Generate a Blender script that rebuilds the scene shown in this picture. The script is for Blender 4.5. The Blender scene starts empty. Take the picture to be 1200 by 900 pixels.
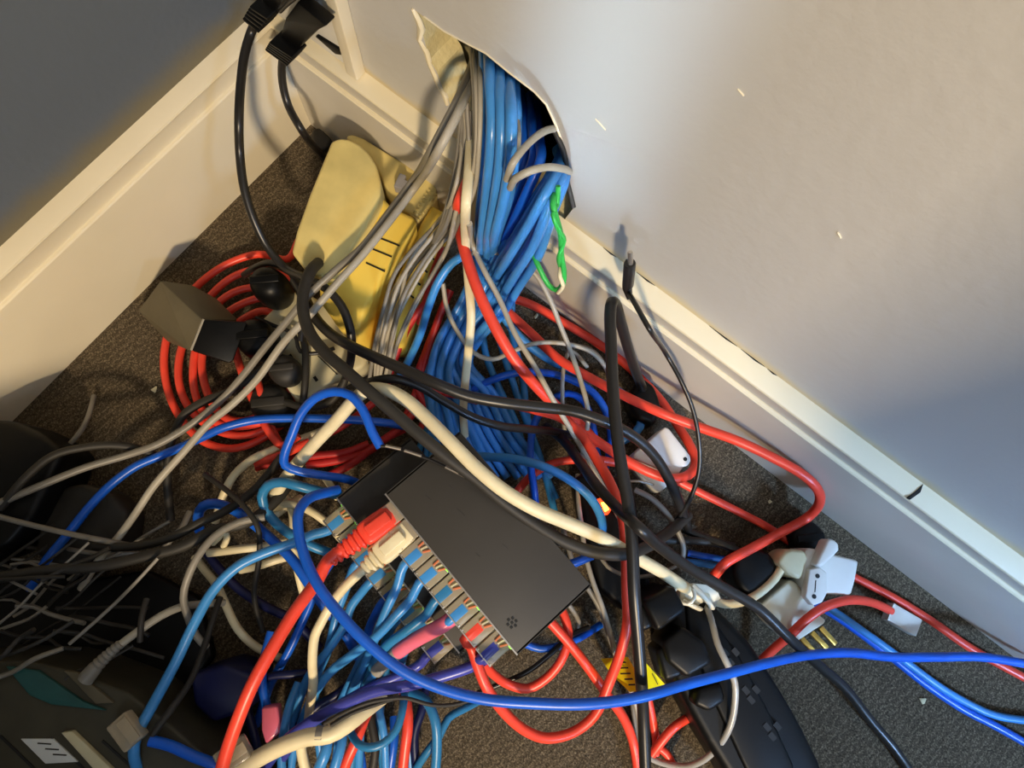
import bpy, bmesh, math, random
from mathutils import Vector, Matrix
random.seed(7)
SC = bpy.context.scene
COL = SC.collection

# ------------------------------------------------------------------ camera
F = 773.13                                     # focal length in pixels of the 1200x900 frame
CAM = Vector((0.28945, -0.15608, 0.44463))
RX = Vector((0.7844332, 0.61850136, 0.04605026)).normalized()
RD = Vector((0.61126037, -0.7584054, -0.2262344))
RD = (RD - RX * RD.dot(RX)).normalized()
RF = RX.cross(RD).normalized()
cd = bpy.data.cameras.new('camera')
co = bpy.data.objects.new('camera', cd)
COL.objects.link(co)
m = Matrix((RX, -RD, -RF)).transposed().to_4x4()
m.translation = CAM
co.matrix_world = m
cd.sensor_width = 36
cd.lens = F / 1200 * 36
cd.clip_start = 0.01
SC.camera = co

# ------------------------------------------------------------------ light
w = bpy.data.worlds.new('world')
SC.world = w
w.use_nodes = True
w.node_tree.nodes['Background'].inputs[0].default_value = (0.50, 0.60, 0.82, 1)
w.node_tree.nodes['Background'].inputs[1].default_value = 0.14

def aim(o, target):
    o.rotation_euler = (Vector(target) - o.location).to_track_quat('-Z', 'Y').to_euler()

def area(name, loc, target, size, power, color, spread=180, size_y=None):
    l = bpy.data.lights.new(name, 'AREA')
    l.energy = power
    l.color = color
    l.size = size
    if size_y:
        l.shape = 'RECTANGLE'
        l.size_y = size_y
    l.spread = math.radians(spread)
    o = bpy.data.objects.new(name, l)
    COL.objects.link(o)
    o.location = loc
    aim(o, target)
    return o

area('warm_room_lamp', (1.09, -1.02, 1.02), (0.25, -0.1, 0.05), 0.10, 22.5, (1.0, 0.79, 0.53))
area('window_daylight', (1.0, -1.0, 1.9), (0.4, -0.1, 0.0), 0.9, 10.0, (0.74, 0.86, 1.0))
# narrow unseen lamp added to lay a pale blue band on the wall
area('added_band_lamp', (1.0, -0.9, .40), (0.225, 0.0, 0.40), 0.02  , .075, (0.55, 0.78, 1.0), 4, .54)
area('added_side_fill', (1.25, -0.34, 0.66), (0.62, 0.0, 0.10), 0.16, 1.35, (0.34, 0.58, 1.0), 44)  # unseen lamp added to raise the blue light at the far right
SC.view_settings.view_transform = 'Standard'
SC.view_settings.look = 'None'
SC.view_settings.gamma = 1
SC.view_settings.exposure = 0.12
SC.view_settings.use_curve_mapping = False

# ------------------------------------------------------------------ geometry helpers
T = 0.0117          # skirting board thickness
H = 0.100           # skirting board height

def ray(px, py):
    return RX * ((px - 600) / F) + RD * ((py - 450) / F) + RF

def P(px, py, z=0.0):
    """place in the room seen at a pixel, z millimetres above the floor"""
    d = ray(px, py)
    return CAM + d * ((z * 0.001 - CAM.z) / d.z)

def Y(px, py, y):
    """place in the room seen at a pixel, y millimetres behind the skirting face"""
    d = ray(px, py)
    return CAM + d * ((y * 0.001 - CAM.y) / d.y)

def XW(px, py, x):
    d = ray(px, py)
    return CAM + d * ((x * 0.001 - CAM.x) / d.x)

def W(p):
    if isinstance(p, Vector):
        return p
    if len(p) == 4:
        return Y(p[0], p[1], p[3])
    return P(*p)

def finish(name, bm, mat, parent=None, smooth=True, angle=40):
    me = bpy.data.meshes.new(name)
    bmesh.ops.recalc_face_normals(bm, faces=bm.faces)
    if parent is None:
        xs = [v.co.x for v in bm.verts]; ys = [v.co.y for v in bm.verts]; zs = [v.co.z for v in bm.verts]
        c = Vector(((min(xs) + max(xs)) / 2, (min(ys) + max(ys)) / 2, min(zs)))
        bmesh.ops.translate(bm, verts=bm.verts, vec=-c)
    bm.to_mesh(me)
    bm.free()
    o = bpy.data.objects.new(name, me)
    COL.objects.link(o)
    if parent is None:
        o.location = c
    else:
        o.parent = parent
        off = Vector((0, 0, 0))
        q = parent
        while q is not None:
            off += q.location
            q = q.parent
        me.transform(Matrix.Translation(-off))
    for mm in (mat if isinstance(mat, (list, tuple)) else [mat]):
        me.materials.append(mm)
    if smooth:
        for p in me.polygons:
            p.use_smooth = True
        me.set_sharp_from_angle(angle=math.radians(angle))
    return o

def tag(o, label, cat, group=None):
    o['label'] = label
    o['category'] = cat
    if group:
        o['group'] = group
    return o

def structure(o):
    o['kind'] = 'structure'
    return o

def catmull(pts, step=0.0035):
    n = len(pts)
    if n == 2:
        return list(pts)
    out = []
    for i in range(n - 1):
        p1, p2 = pts[i], pts[i + 1]
        p0 = pts[i - 1] if i else p1 + (p1 - p2)
        p3 = pts[i + 2] if i + 2 < n else p2 + (p2 - p1)
        # centripetal spans keep the bends free of loops
        t1 = max((p1 - p0).length, 1e-6) ** .5
        t2 = t1 + max((p2 - p1).length, 1e-6) ** .5
        t3 = t2 + max((p3 - p2).length, 1e-6) ** .5
        k = max(2, int((p2 - p1).length / step))
        for j in range(k):
            t = t1 + (t2 - t1) * j / k
            a1 = p0.lerp(p1, t / t1)
            a2 = p1.lerp(p2, (t - t1) / (t2 - t1))
            a3 = p2.lerp(p3, (t - t2) / (t3 - t2))
            b1 = a1.lerp(a2, t / t2)
            b2 = a2.lerp(a3, (t - t1) / (t3 - t1))
            out.append(b1.lerp(b2, (t - t1) / (t2 - t1)))
    out.append(pts[-1])
    return out

def add_tube(bm, path, r, n=10, flat=1.0, radii=None):
    rings = []
    t0 = (path[1] - path[0]).normalized()
    ref = Vector((0, 0, 1)) if abs(t0.z) < .9 else Vector((1, 0, 0))
    nrm = t0.cross(ref).normalized()
    L = len(path)
    for i, p in enumerate(path):
        t = (path[min(i + 1, L - 1)] - path[max(i - 1, 0)])
        if t.length < 1e-9:
            t = t0
        t = t.normalized()
        nrm = (nrm - t * nrm.dot(t)).normalized()
        b = t.cross(nrm)
        rr = radii[i] if radii else r
        rings.append([bm.verts.new(p + nrm * (math.cos(a) * rr) + b * (math.sin(a) * rr * flat))
                      for a in [2 * math.pi * k / n for k in range(n)]])
        t0 = t
    for a, b in zip(rings, rings[1:]):
        for k in range(n):
            bm.faces.new((a[k], a[(k + 1) % n], b[(k + 1) % n], b[k]))
    bm.faces.new(rings[0][::-1])
    bm.faces.new(rings[-1])

def cable(name, label, mat, r, pts, cat='cable', group=None, n=10, parent=None, flat=1.0):
    bm = bmesh.new()
    path = catmull([W(p) for p in pts])
    add_tube(bm, path, r * 0.001, n, flat)
    o = finish(name, bm, mat, parent, angle=60)
    if parent is None:
        tag(o, label, cat, group)
    return o

def box(bm, c, ax, ay, az, sx, sy, sz, bev=0.0):
    """box about centre c along three unit axes, full sizes sx sy sz"""
    b2 = bmesh.new()
    bmesh.ops.create_cube(b2, size=1)
    if bev:
        for v in b2.verts:
            v.co = Vector((v.co.x * sx, v.co.y * sy, v.co.z * sz))
        bmesh.ops.bevel(b2, geom=b2.edges[:], offset=bev, segments=3, profile=.5, affect='EDGES')
    else:
        for v in b2.verts:
            v.co = Vector((v.co.x * sx, v.co.y * sy, v.co.z * sz))
    mp = {}
    for v in b2.verts:
        mp[v] = bm.verts.new(c + ax * v.co.x + ay * v.co.y + az * v.co.z)
    for f in b2.faces:
        bm.faces.new([mp[v] for v in f.verts])
    b2.free()

def prism_bm(poly, zt, zb, bev=0.0, seg=3, taper=1.0, bm=None):
    """outline traced at height zt (mm), carried down to zb"""
    own = bm is None
    b = bmesh.new()
    top = [P(x, y, zt) for x, y in poly]
    c = sum(top, Vector()) / len(top)
    vt = [b.verts.new(v) for v in top]
    vb = [b.verts.new(Vector((c.x + (v.x - c.x) * taper, c.y + (v.y - c.y) * taper, zb * .001))) for v in top]
    n = len(vt)
    ft = b.faces.new(vt)
    b.faces.new(vb[::-1])
    for i in range(n):
        b.faces.new((vt[i], vb[i], vb[(i + 1) % n], vt[(i + 1) % n]))
    bmesh.ops.recalc_face_normals(b, faces=b.faces)
    if bev:
        bmesh.ops.bevel(b, geom=b.edges[:], offset=bev * .001, segments=seg, profile=.5, affect='EDGES', clamp_overlap=True)
    if own:
        return b
    mp = {v: bm.verts.new(v.co) for v in b.verts}
    for f in b.faces:
        bm.faces.new([mp[v] for v in f.verts])
    b.free()
    return bm

def prism(name, poly, zt, zb, mat, bev=1.0, parent=None, seg=3, taper=1.0):
    return finish(name, prism_bm(poly, zt, zb, bev, seg, taper), mat, parent)

def hull(name, pts, mat, parent=None, bev=0.0, seg=2):
    bm = bmesh.new()
    for p in pts:
        bm.verts.new(W(p))
    r = bmesh.ops.convex_hull(bm, input=bm.verts[:])
    bad = [g for g in r['geom_interior'] + r['geom_unused'] if isinstance(g, bmesh.types.BMVert)]
    bmesh.ops.delete(bm, geom=list(set(bad)), context='VERTS')
    bmesh.ops.dissolve_limit(bm, angle_limit=0.05, verts=bm.verts[:], edges=bm.edges[:])
    if bev:
        bmesh.ops.bevel(bm, geom=bm.edges[:], offset=bev * .001, segments=seg, profile=.5, affect='EDGES', clamp_overlap=True)
    return finish(name, bm, mat, parent)

def empty(name, loc, label, cat, group=None):
    o = bpy.data.objects.new(name, None)
    COL.objects.link(o)
    o.location = loc
    o.empty_display_size = .01
    return tag(o, label, cat, group)

# ------------------------------------------------------------------ materials
def lin(c):
    return tuple(((v / 255 + .055) / 1.055) ** 2.4 if v / 255 > .04045 else v / 255 / 12.92 for v in c)

def plastic(name, rgb, rough=.42, var=.12, bump=.02, scale=60, spec=.45, coat=0.0):
    mt = bpy.data.materials.new(name)
    mt.use_nodes = True
    nt = mt.node_tree
    b = nt.nodes['Principled BSDF']
    c = lin(rgb)
    tc = nt.nodes.new('ShaderNodeTexCoord')
    nz = nt.nodes.new('ShaderNodeTexNoise')
    nz.inputs['Scale'].default_value = scale
    nz.inputs['Detail'].default_value = 4
    nt.links.new(tc.outputs['Object'], nz.inputs['Vector'])
    rp = nt.nodes.new('ShaderNodeValToRGB')
    rp.color_ramp.elements[0].position = .3
    rp.color_ramp.elements[1].position = .7
    rp.color_ramp.elements[0].color = tuple(v * (1 - var) for v in c) + (1,)
    rp.color_ramp.elements[1].color = tuple(min(1, v * (1 + var)) for v in c) + (1,)
    nt.links.new(nz.outputs['Fac'], rp.inputs['Fac'])
    nt.links.new(rp.outputs['Color'], b.inputs['Base Color'])
    b.inputs['Roughness'].default_value = rough
    b.inputs['Specular IOR Level'].default_value = spec
    b.inputs['Coat Weight'].default_value = coat
    if bump:
        n2 = nt.nodes.new('ShaderNodeTexNoise')
        n2.inputs['Scale'].default_value = scale * 8
        nt.links.new(tc.outputs['Object'], n2.inputs['Vector'])
        bp = nt.nodes.new('ShaderNodeBump')
        bp.inputs['Strength'].default_value = bump * 4
        bp.inputs['Distance'].default_value = .0004
        nt.links.new(n2.outputs['Fac'], bp.inputs['Height'])
        nt.links.new(bp.outputs['Normal'], b.inputs['Normal'])
    return mt

M = {}
M['red'] = plastic('red_jacket', (236, 72, 52), .36)
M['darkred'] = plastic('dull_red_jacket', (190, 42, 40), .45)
M['blue'] = plastic('royal_blue_jacket', (22, 92, 205), .33)
M['sky'] = plastic('light_blue_jacket', (62, 138, 205), .33)
M['bund'] = plastic('bundle_blue_jacket', (66, 138, 208), .27)
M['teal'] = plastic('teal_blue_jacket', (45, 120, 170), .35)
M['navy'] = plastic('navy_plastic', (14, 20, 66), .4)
M['purple'] = plastic('violet_blue_jacket', (66, 72, 165), .3)
M['cream'] = plastic('cream_jacket', (226, 212, 172), .42)
M['grey'] = plastic('grey_jacket', (128, 123, 113), .42)
M['lgrey'] = plastic('light_grey_jacket', (166, 159, 143), .42)
M['black'] = plastic('black_rubber', (34, 32, 30), .34)
M['dull'] = plastic('dusty_black', (42, 39, 34), .6, .2)
M['blackbox'] = plastic('black_matt_plastic', (12, 12, 12), .4, .2, spec=.22)
M['white'] = plastic('white_plastic', (222, 220, 212), .4, .04)
M['offwhite'] = plastic('off_white_plastic', (228, 222, 200), .4, .04)
M['ivory'] = plastic('dirty_ivory_plastic', (205, 196, 160), .45, .12, scale=40)
M['yellow'] = plastic('yellowed_plastic', (228, 206, 130), .42, .24, scale=28)
M['yellow2'] = plastic('strongly_yellowed_plastic', (250, 214, 92), .36, .06, scale=25)
M['olive'] = plastic('dusty_olive_plastic', (92, 84, 64), .6, .12)
M['pink'] = plastic('pink_sleeve', (232, 112, 135), .2, .08)
M['green'] = plastic('green_jacket', (50, 175, 75), .4)
M['label_yellow'] = plastic('yellow_label', (240, 222, 20), .5, .05)
M['paper'] = plastic('paper_label', (205, 208, 205), .7, .05)
M['chassis'] = plastic('dark_olive_metal', (60, 57, 44), .5, .2)
M['switch'] = plastic('charcoal_painted_steel', (56, 52, 46), .5, .10, scale=30)
M['ink'] = plastic('black_ink', (20, 20, 18), .6, .0, 0)
M['pcb'] = plastic('teal_board', (34, 82, 80), .5, .2)
M['copper'] = plastic('orange_wire', (214, 120, 80), .4)
M['chip'] = plastic('plaster_chip', (205, 196, 160), .9)

def metal(name, rgb, rough):
    mt = bpy.data.materials.new(name)
    mt.use_nodes = True
    b = mt.node_tree.nodes['Principled BSDF']
    b.inputs['Base Color'].default_value = lin(rgb) + (1,)
    b.inputs['Metallic'].default_value = 1
    nt = mt.node_tree
    nz = nt.nodes.new('ShaderNodeTexNoise'); nz.inputs['Scale'].default_value = 90
    mr = nt.nodes.new('ShaderNodeMapRange')
    mr.inputs['To Min'].default_value = rough * .7
    mr.inputs['To Max'].default_value = rough * 1.3
    nt.links.new(nz.outputs['Fac'], mr.inputs['Value'])
    nt.links.new(mr.outputs['Result'], b.inputs['Roughness'])
    return mt
M['steel'] = metal('bare_steel', (215, 205, 190), .35)
M['gold'] = metal('brass', (225, 180, 90), .3)

def clear(name, rgb, tr, rough):
    mt = plastic(name, rgb, rough, .1, .02)
    b = mt.node_tree.nodes['Principled BSDF']
    b.inputs['Transmission Weight'].default_value = tr
    b.inputs['IOR'].default_value = 1.45
    return mt
M['clear'] = clear('clear_polycarbonate', (226, 210, 180), .6, .1)
M['frosted'] = clear('frosted_plug_plastic', (232, 226, 214), .25, .15)
M['cleargrey'] = clear('smoky_insulation', (190, 186, 176), .35, .2)

def glow(name, rgb, s):
    mt = bpy.data.materials.new(name)
    mt.use_nodes = True
    nt = mt.node_tree
    b = nt.nodes['Principled BSDF']
    b.inputs['Base Color'].default_value = lin(rgb) + (1,)
    b.inputs['Emission Color'].default_value = lin(rgb) + (1,)
    b.inputs['Emission Strength'].default_value = s
    return mt
M['led'] = glow('green_led', (130, 255, 40), 3)
M['neon'] = glow('orange_neon', (255, 60, 22), 3)
M['neon_core'] = glow('neon_core', (255, 190, 60), 6)

# ------------------------------------------------------------------ setting materials
def wall_paint(name, rgb, stain, band_lo, band_hi, bump=.25):
    mt = bpy.data.materials.new(name)
    mt.use_nodes = True
    nt = mt.node_tree; L = nt.links
    b = nt.nodes['Principled BSDF']
    geo = nt.nodes.new('ShaderNodeNewGeometry')
    sep = nt.nodes.new('ShaderNodeSeparateXYZ')
    L.new(geo.outputs['Position'], sep.inputs[0])
    nz = nt.nodes.new('ShaderNodeTexNoise'); nz.inputs['Scale'].default_value = 45; nz.inputs['Detail'].default_value = 6
    L.new(geo.outputs['Position'], nz.inputs['Vector'])
    # yellowed sealant line just above the skirting, ragged edge
    wob = nt.nodes.new('ShaderNodeMath'); wob.operation = 'MULTIPLY_ADD'
    wob.inputs[1].default_value = .012; wob.inputs[2].default_value = -.006
    L.new(nz.outputs['Fac'], wob.inputs[0])
    ad = nt.nodes.new('ShaderNodeMath'); ad.operation = 'ADD'
    L.new(sep.outputs['Z'], ad.inputs[0]); L.new(wob.outputs[0], ad.inputs[1])
    mr = nt.nodes.new('ShaderNodeMapRange'); mr.interpolation_type = 'SMOOTHSTEP'
    mr.inputs['From Min'].default_value = band_lo; mr.inputs['From Max'].default_value = band_hi
    mr.inputs['To Min'].default_value = 1; mr.inputs['To Max'].default_value = 0
    L.new(ad.outputs[0], mr.inputs['Value'])
    n2 = nt.nodes.new('ShaderNodeTexNoise'); n2.inputs['Scale'].default_value = 6
    L.new(geo.outputs['Position'], n2.inputs['Vector'])
    r2 = nt.nodes.new('ShaderNodeValToRGB')
    c = lin(rgb)
    r2.color_ramp.elements[0].color = tuple(v * .93 for v in c) + (1,)
    r2.color_ramp.elements[1].color = tuple(min(1, v * 1.05) for v in c) + (1,)
    L.new(n2.outputs['Fac'], r2.inputs['Fac'])
    mx = nt.nodes.new('ShaderNodeMix'); mx.data_type = 'RGBA'
    L.new(mr.outputs['Result'], mx.inputs['Factor'])
    L.new(r2.outputs['Color'], mx.inputs['A'])
    mx.inputs['B'].default_value = lin(stain) + (1,)
    L.new(mx.outputs['Result'], b.inputs['Base Color'])
    b.inputs['Roughness'].default_value = .55
    bp = nt.nodes.new('ShaderNodeBump'); bp.inputs['Strength'].default_value = bump; bp.inputs['Distance'].default_value = .0015
    n3 = nt.nodes.new('ShaderNodeTexNoise'); n3.inputs['Scale'].default_value = 120; n3.inputs['Detail'].default_value = 5
    L.new(geo.outputs['Position'], n3.inputs['Vector'])
    L.new(n3.outputs['Fac'], bp.inputs['Height'])
    L.new(bp.outputs['Normal'], b.inputs['Normal'])
    return mt
M['wall'] = wall_paint('light_grey_wall_paint', (193, 191, 186), (205, 190, 150), .100, .109)
M['wall_dark'] = wall_paint('slate_grey_wall_paint', (94, 104, 118), (112, 106, 88), .102, .121)
M['plaster'] = plastic('bare_plaster', (214, 200, 150), .8, .15, .3, 50)
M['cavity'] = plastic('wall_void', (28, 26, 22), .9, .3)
M['skirt'] = plastic('cream_gloss_paint', (232, 222, 196), .33, .05, .05, 12)
M['skirt_f'] = plastic('shaded_gloss_paint_face', (198, 192, 178), .36, .07, .05, 14)  # darker copy of the cap paint, for the weaker light on the face
M['skirt_r'] = plastic('off_white_gloss_paint', (230, 219, 188), .33, .05, .05, 12)

def carpet():
    mt = bpy.data.materials.new('brown_cord_carpet')
    mt.use_nodes = True
    nt = mt.node_tree; L = nt.links
    b = nt.nodes['Principled BSDF']
    geo = nt.nodes.new('ShaderNodeNewGeometry')
    mp = nt.nodes.new('ShaderNodeMapping')
    mp.inputs['Rotation'].default_value = (0, 0, math.radians(8))
    mp.inputs['Scale'].default_value = (1, 1, 1)
    L.new(geo.outputs['Position'], mp.inputs['Vector'])
    wv = nt.nodes.new('ShaderNodeTexWave'); wv.wave_type = 'BANDS'; wv.bands_direction = 'X'
    wv.inputs['Scale'].default_value = 70; wv.inputs['Distortion'].default_value = 9
    wv.inputs['Detail'].default_value = 4; wv.inputs['Detail Scale'].default_value = 3
    L.new(mp.outputs['Vector'], wv.inputs['Vector'])
    n1 = nt.nodes.new('ShaderNodeTexNoise'); n1.inputs['Scale'].default_value = 900; n1.inputs['Detail'].default_value = 6; n1.inputs['Roughness'].default_value = .72
    L.new(mp.outputs['Vector'], n1.inputs['Vector'])
    n2 = nt.nodes.new('ShaderNodeTexNoise'); n2.inputs['Scale'].default_value = 18
    L.new(mp.outputs['Vector'], n2.inputs['Vector'])
    r = nt.nodes.new('ShaderNodeValToRGB')
    e = r.color_ramp.elements
    e[0].position = .30; e[0].color = lin((50, 43, 34)) + (1,)
    e[1].position = .70; e[1].color = lin((180, 162, 132)) + (1,)
    k = e.new(.52); k.color = lin((108, 96, 78)) + (1,)
    add = nt.nodes.new('ShaderNodeMath'); add.operation = 'MULTIPLY_ADD'
    add.inputs[1].default_value = .09
    L.new(wv.outputs['Fac'], add.inputs[0])
    sub = nt.nodes.new('ShaderNodeMath'); sub.operation = 'ADD'; sub.inputs[1].default_value = -.045
    L.new(n1.outputs['Fac'], sub.inputs[0]); L.new(sub.outputs[0], add.inputs[2])
    L.new(add.outputs[0], r.inputs['Fac'])
    mx = nt.nodes.new('ShaderNodeMix'); mx.data_type = 'RGBA'; mx.blend_type = 'MULTIPLY'
    mx.inputs['Factor'].default_value = .3
    L.new(r.outputs['Color'], mx.inputs['A']); L.new(n2.outputs['Fac'], mx.inputs['B'])
    L.new(mx.outputs['Result'], b.inputs['Base Color'])
    b.inputs['Roughness'].default_value = .95
    b.inputs['Specular IOR Level'].default_value = .1
    bp = nt.nodes.new('ShaderNodeBump'); bp.inputs['Strength'].default_value = 1; bp.inputs['Distance'].default_value = .0022
    L.new(add.outputs[0], bp.inputs['Height'])
    L.new(bp.outputs['Normal'], b.inputs['Normal'])
    return mt
M['carpet'] = carpet()

# ------------------------------------------------------------------ floor and walls
bm = bmesh.new()
v = [bm.verts.new(p) for p in ((-.0117, -1.6, 0), (2.2, -1.6, 0), (2.2, .0117, 0), (-.0117, .0117, 0))]
bm.faces.new(v)
r = bmesh.ops.extrude_face_region(bm, geom=bm.faces[:])
bmesh.ops.translate(bm, verts=[g for g in r['geom'] if isinstance(g, bmesh.types.BMVert)], vec=(0, 0, -.02))
structure(finish('floor', bm, M['carpet'], smooth=False))

WH = 1.3
def ring_wall(name, outer, inner, thick, mat):
    """wall slab in the plane y=T with an opening cut through it"""
    bm = bmesh.new()
    def loop(pts, y):
        vs = [bm.verts.new((p[0], y, p[1])) for p in pts]
        es = [bm.edges.new((vs[i], vs[(i + 1) % len(vs)])) for i in range(len(vs))]
        return vs, es
    fr, bk = [], []
    for y, store in ((T, fr), (T + thick, bk)):
        ov, oe = loop(outer, y); iv, ie = loop(inner, y)
        bmesh.ops.triangle_fill(bm, edges=oe + ie, use_beauty=True)
        store += [ov, iv]
    for a, c in zip(fr, bk):
        for i in range(len(a)):
            j = (i + 1) % len(a)
            f = bm.faces.new((a[i], a[j], c[j], c[i]))
            f.material_index = 0 if a is fr[0] else 1
    return finish(name, bm, [mat, M['plaster']], smooth=False)

hole_px = [(485, 11), (497, 20), (508, 29), (522, 38), (534, 44), (546, 51), (557, 57), (569, 63), (584, 75), (597, 86),
           (612, 95), (626, 108), (637, 119), (645, 134), (652, 149), (657, 162), (662, 176), (666, 192),
           (667, 210), (670, 228), (672, 244)]
hole = [(p.x, p.z) for p in (Y(x, y, T * 1000) for x, y in hole_px)]
xr = hole[-1][0]
hole += [(xr - .004, .0965), (hole[0][0] + .03, .0965)]
xl = Y(526, 118, T * 1000)
hole += [(xl.x, xl.z), (Y(519, 104, T * 1000).x, Y(519, 104, T * 1000).z), (Y(512, 84, T * 1000).x, Y(512, 84, T * 1000).z),
         (Y(503, 70, T * 1000).x, Y(503, 70, T * 1000).z), (Y(498, 50, T * 1000).x, Y(498, 50, T * 1000).z),
         (Y(493, 30, T * 1000).x, Y(493, 30, T * 1000).z)]
wr = structure(ring_wall('wall_right', [(-.0117, 0), (2.2, 0), (2.2, WH), (-.0117, WH)], hole, .020, M['wall']))

# torn lining paper left standing round the hole
def ribbon(name, pts, widths, thick, mat, parent, ax=Vector((1, 0, 0))):
    bm = bmesh.new()
    rows = []
    for p, wd in zip(pts, widths):
        rows.append([bm.verts.new(p + ax * (wd * s) + Vector((0, -thick * h, 0))) for s, h in ((-.5, .1), (-.2, .9), (.2, 1), (.5, .2))])
    for a, b in zip(rows, rows[1:]):
        for k in range(3):
            bm.faces.new((a[k], a[k + 1], b[k + 1], b[k]))
    r = bmesh.ops.extrude_face_region(bm, geom=bm.faces[:])
    bmesh.ops.translate(bm, verts=[g for g in r['geom'] if isinstance(g, bmesh.types.BMVert)], vec=(0, thick * .9, 0))
    return finish(name, bm, mat, parent)
tp = [(484, 10), (489, 22), (493, 33), (491, 46), (499, 60), (503, 74), (509, 88), (514, 100), (521, 112), (524, 122)]
o = ribbon('torn_lining_paper', [Y(x, y, T * 1000 - .2) for x, y in tp], [.001, .004, .0045, .003, .0035, .0028, .004, .0032, .004, .002], .0012, M['skirt_r'], wr)
structure(o)
tp = [(497, 19), (520, 36), (546, 50), (569, 62), (597, 85), (626, 107), (640, 122), (652, 148), (662, 175)]
o = ribbon('torn_lining_paper', [Y(x, y, T * 1000 - .2) for x, y in tp], [.0005, .0008, .0006, .0014, .0006, .0010, .0008, .0012, .0004], .0006, M['skirt_r'], wr)
structure(o)
# small scuffs of knocked-off paint
for a, b_, wd in (((698, 139), (710, 152), .0016), ((865, 104), (872, 112), .001), ((982, 272), (986, 279), .001)):
    p0, p1 = Y(*a, T * 1000 - .1), Y(*b_, T * 1000 - .1)
    structure(ribbon('paint_scuff', [p0, p0.lerp(p1, .3), p0.lerp(p1, .7), p1], [.0002, wd, wd * .6, .0001], .0005, M['skirt_r'], wr))

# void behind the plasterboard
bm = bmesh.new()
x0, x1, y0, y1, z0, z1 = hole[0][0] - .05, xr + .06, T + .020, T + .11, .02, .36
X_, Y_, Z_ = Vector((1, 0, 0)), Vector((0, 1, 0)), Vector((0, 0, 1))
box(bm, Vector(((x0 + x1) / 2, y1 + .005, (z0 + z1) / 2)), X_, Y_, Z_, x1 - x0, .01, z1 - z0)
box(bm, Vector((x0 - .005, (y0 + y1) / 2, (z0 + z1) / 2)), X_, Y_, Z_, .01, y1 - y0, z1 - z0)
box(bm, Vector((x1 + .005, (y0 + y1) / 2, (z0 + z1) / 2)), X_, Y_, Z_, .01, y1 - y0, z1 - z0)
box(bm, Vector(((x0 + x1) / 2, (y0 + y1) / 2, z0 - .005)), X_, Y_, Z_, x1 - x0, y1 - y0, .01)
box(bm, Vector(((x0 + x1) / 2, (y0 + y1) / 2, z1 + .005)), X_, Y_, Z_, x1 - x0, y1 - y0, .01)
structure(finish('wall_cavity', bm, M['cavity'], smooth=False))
# pale timber noggin seen through the left of the hole
a, b_ = Y(497, 40, T * 1000 + 26), Y(538, 75, T * 1000 + 26)
bm = bmesh.new()
box(bm, Vector(((a.x + b_.x) / 2 - .008, T + .0500, .19)), X_, Y_, Z_, abs(b_.x - a.x) + .016, .03, .25, .001)
structure(finish('trim_2', bm, M['plaster']))

bm = bmesh.new()
box(bm, Vector((-.0117 - .01, -.794, WH / 2)), X_, Y_, Z_, .02, 1.612, WH)
structure(finish('wall_left', bm, M['wall_dark'], smooth=False))

# ------------------------------------------------------------------ skirting boards
PROF = [(0, 0), (0, .0790), (.0002, .0800), (.0009, .0808), (.0024, .0812), (.0026, .0822), (.0027, .0925), (.0024, .0938), (.0010, .0946),
        (.0006, .0956), (.0010, .0968), (.0030, .0980), (.0117, .1002), (.0117, 0)]
def skirting(name, right, x0, x1, mat, step=.05):
    bm = bmesh.new()
    n = max(2, int(abs(x1 - x0) / step))
    rows = []
    for i in range(n + 1):
        s = x0 + (x1 - x0) * i / n
        row = []
        for d, z in PROF:
            if right:
                row.append(bm.verts.new((s if i else -d, d, z)) if x0 == 0 else bm.verts.new((s, d, z)))
            else:
                row.append(bm.verts.new((-d, s if i else d, z)))
        rows.append(row)
    k = len(PROF)
    for a, b in zip(rows, rows[1:]):
        for j in range(k):
            f = bm.faces.new((a[j], a[(j + 1) % k], b[(j + 1) % k], b[j]))
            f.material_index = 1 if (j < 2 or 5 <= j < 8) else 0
    bm.faces.new(rows[0]); bm.faces.new(rows[-1][::-1])
    return structure(finish(name, bm, mat, angle=28))
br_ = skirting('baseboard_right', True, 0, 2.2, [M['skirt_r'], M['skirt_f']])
# split in the paint on top of the board
bm = bmesh.new()
def sliver(bm, pts):
    f = bm.faces.new([bm.verts.new(v) for v in pts])
    r = bmesh.ops.extrude_face_region(bm, geom=[f])
    bmesh.ops.translate(bm, verts=[g for g in r['geom'] if isinstance(g, bmesh.types.BMVert)], vec=(0, 0, -.0012))
cx_ = P(1074, 578, 99).x
sliver(bm, [Vector((cx_ - .0002, T - .0004, .1004)), Vector((cx_ + .0012, .007, .0996)), Vector((cx_ - .0006, .0008, .0984)), Vector((cx_ - .0022, .0006, .0982)), Vector((cx_ - .0008, .006, .0994))])
for px_, py_, l in ((850, 398, .012), (905, 438, .004), (716, 298, .006), (760, 328, .008), (884, 423, .010)):
    c = Y(px_, py_, T * 1000)
    sliver(bm, [Vector((c.x - l, T - .0001, .1006)), Vector((c.x, T - .0001, .1008)), Vector((c.x + l * .6, T - .0001, .1006)), Vector((c.x, T - .0007, .1006))])
structure(finish('paint_crack', bm, M['cavity'], br_))
skirting('baseboard_left', False, 0, -1.6, [M['skirt'], M['skirt']])

# upright strip beside the corner
p = Y(424, 76, T * 1000)
bm = bmesh.new()
box(bm, Vector((p.x - .002, T - .004, (.1002 + WH) / 2)), X_, Y_, Z_, .0085, .008, WH - .1002, .0008)
structure(finish('trim_1', bm, M['skirt']))

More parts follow.
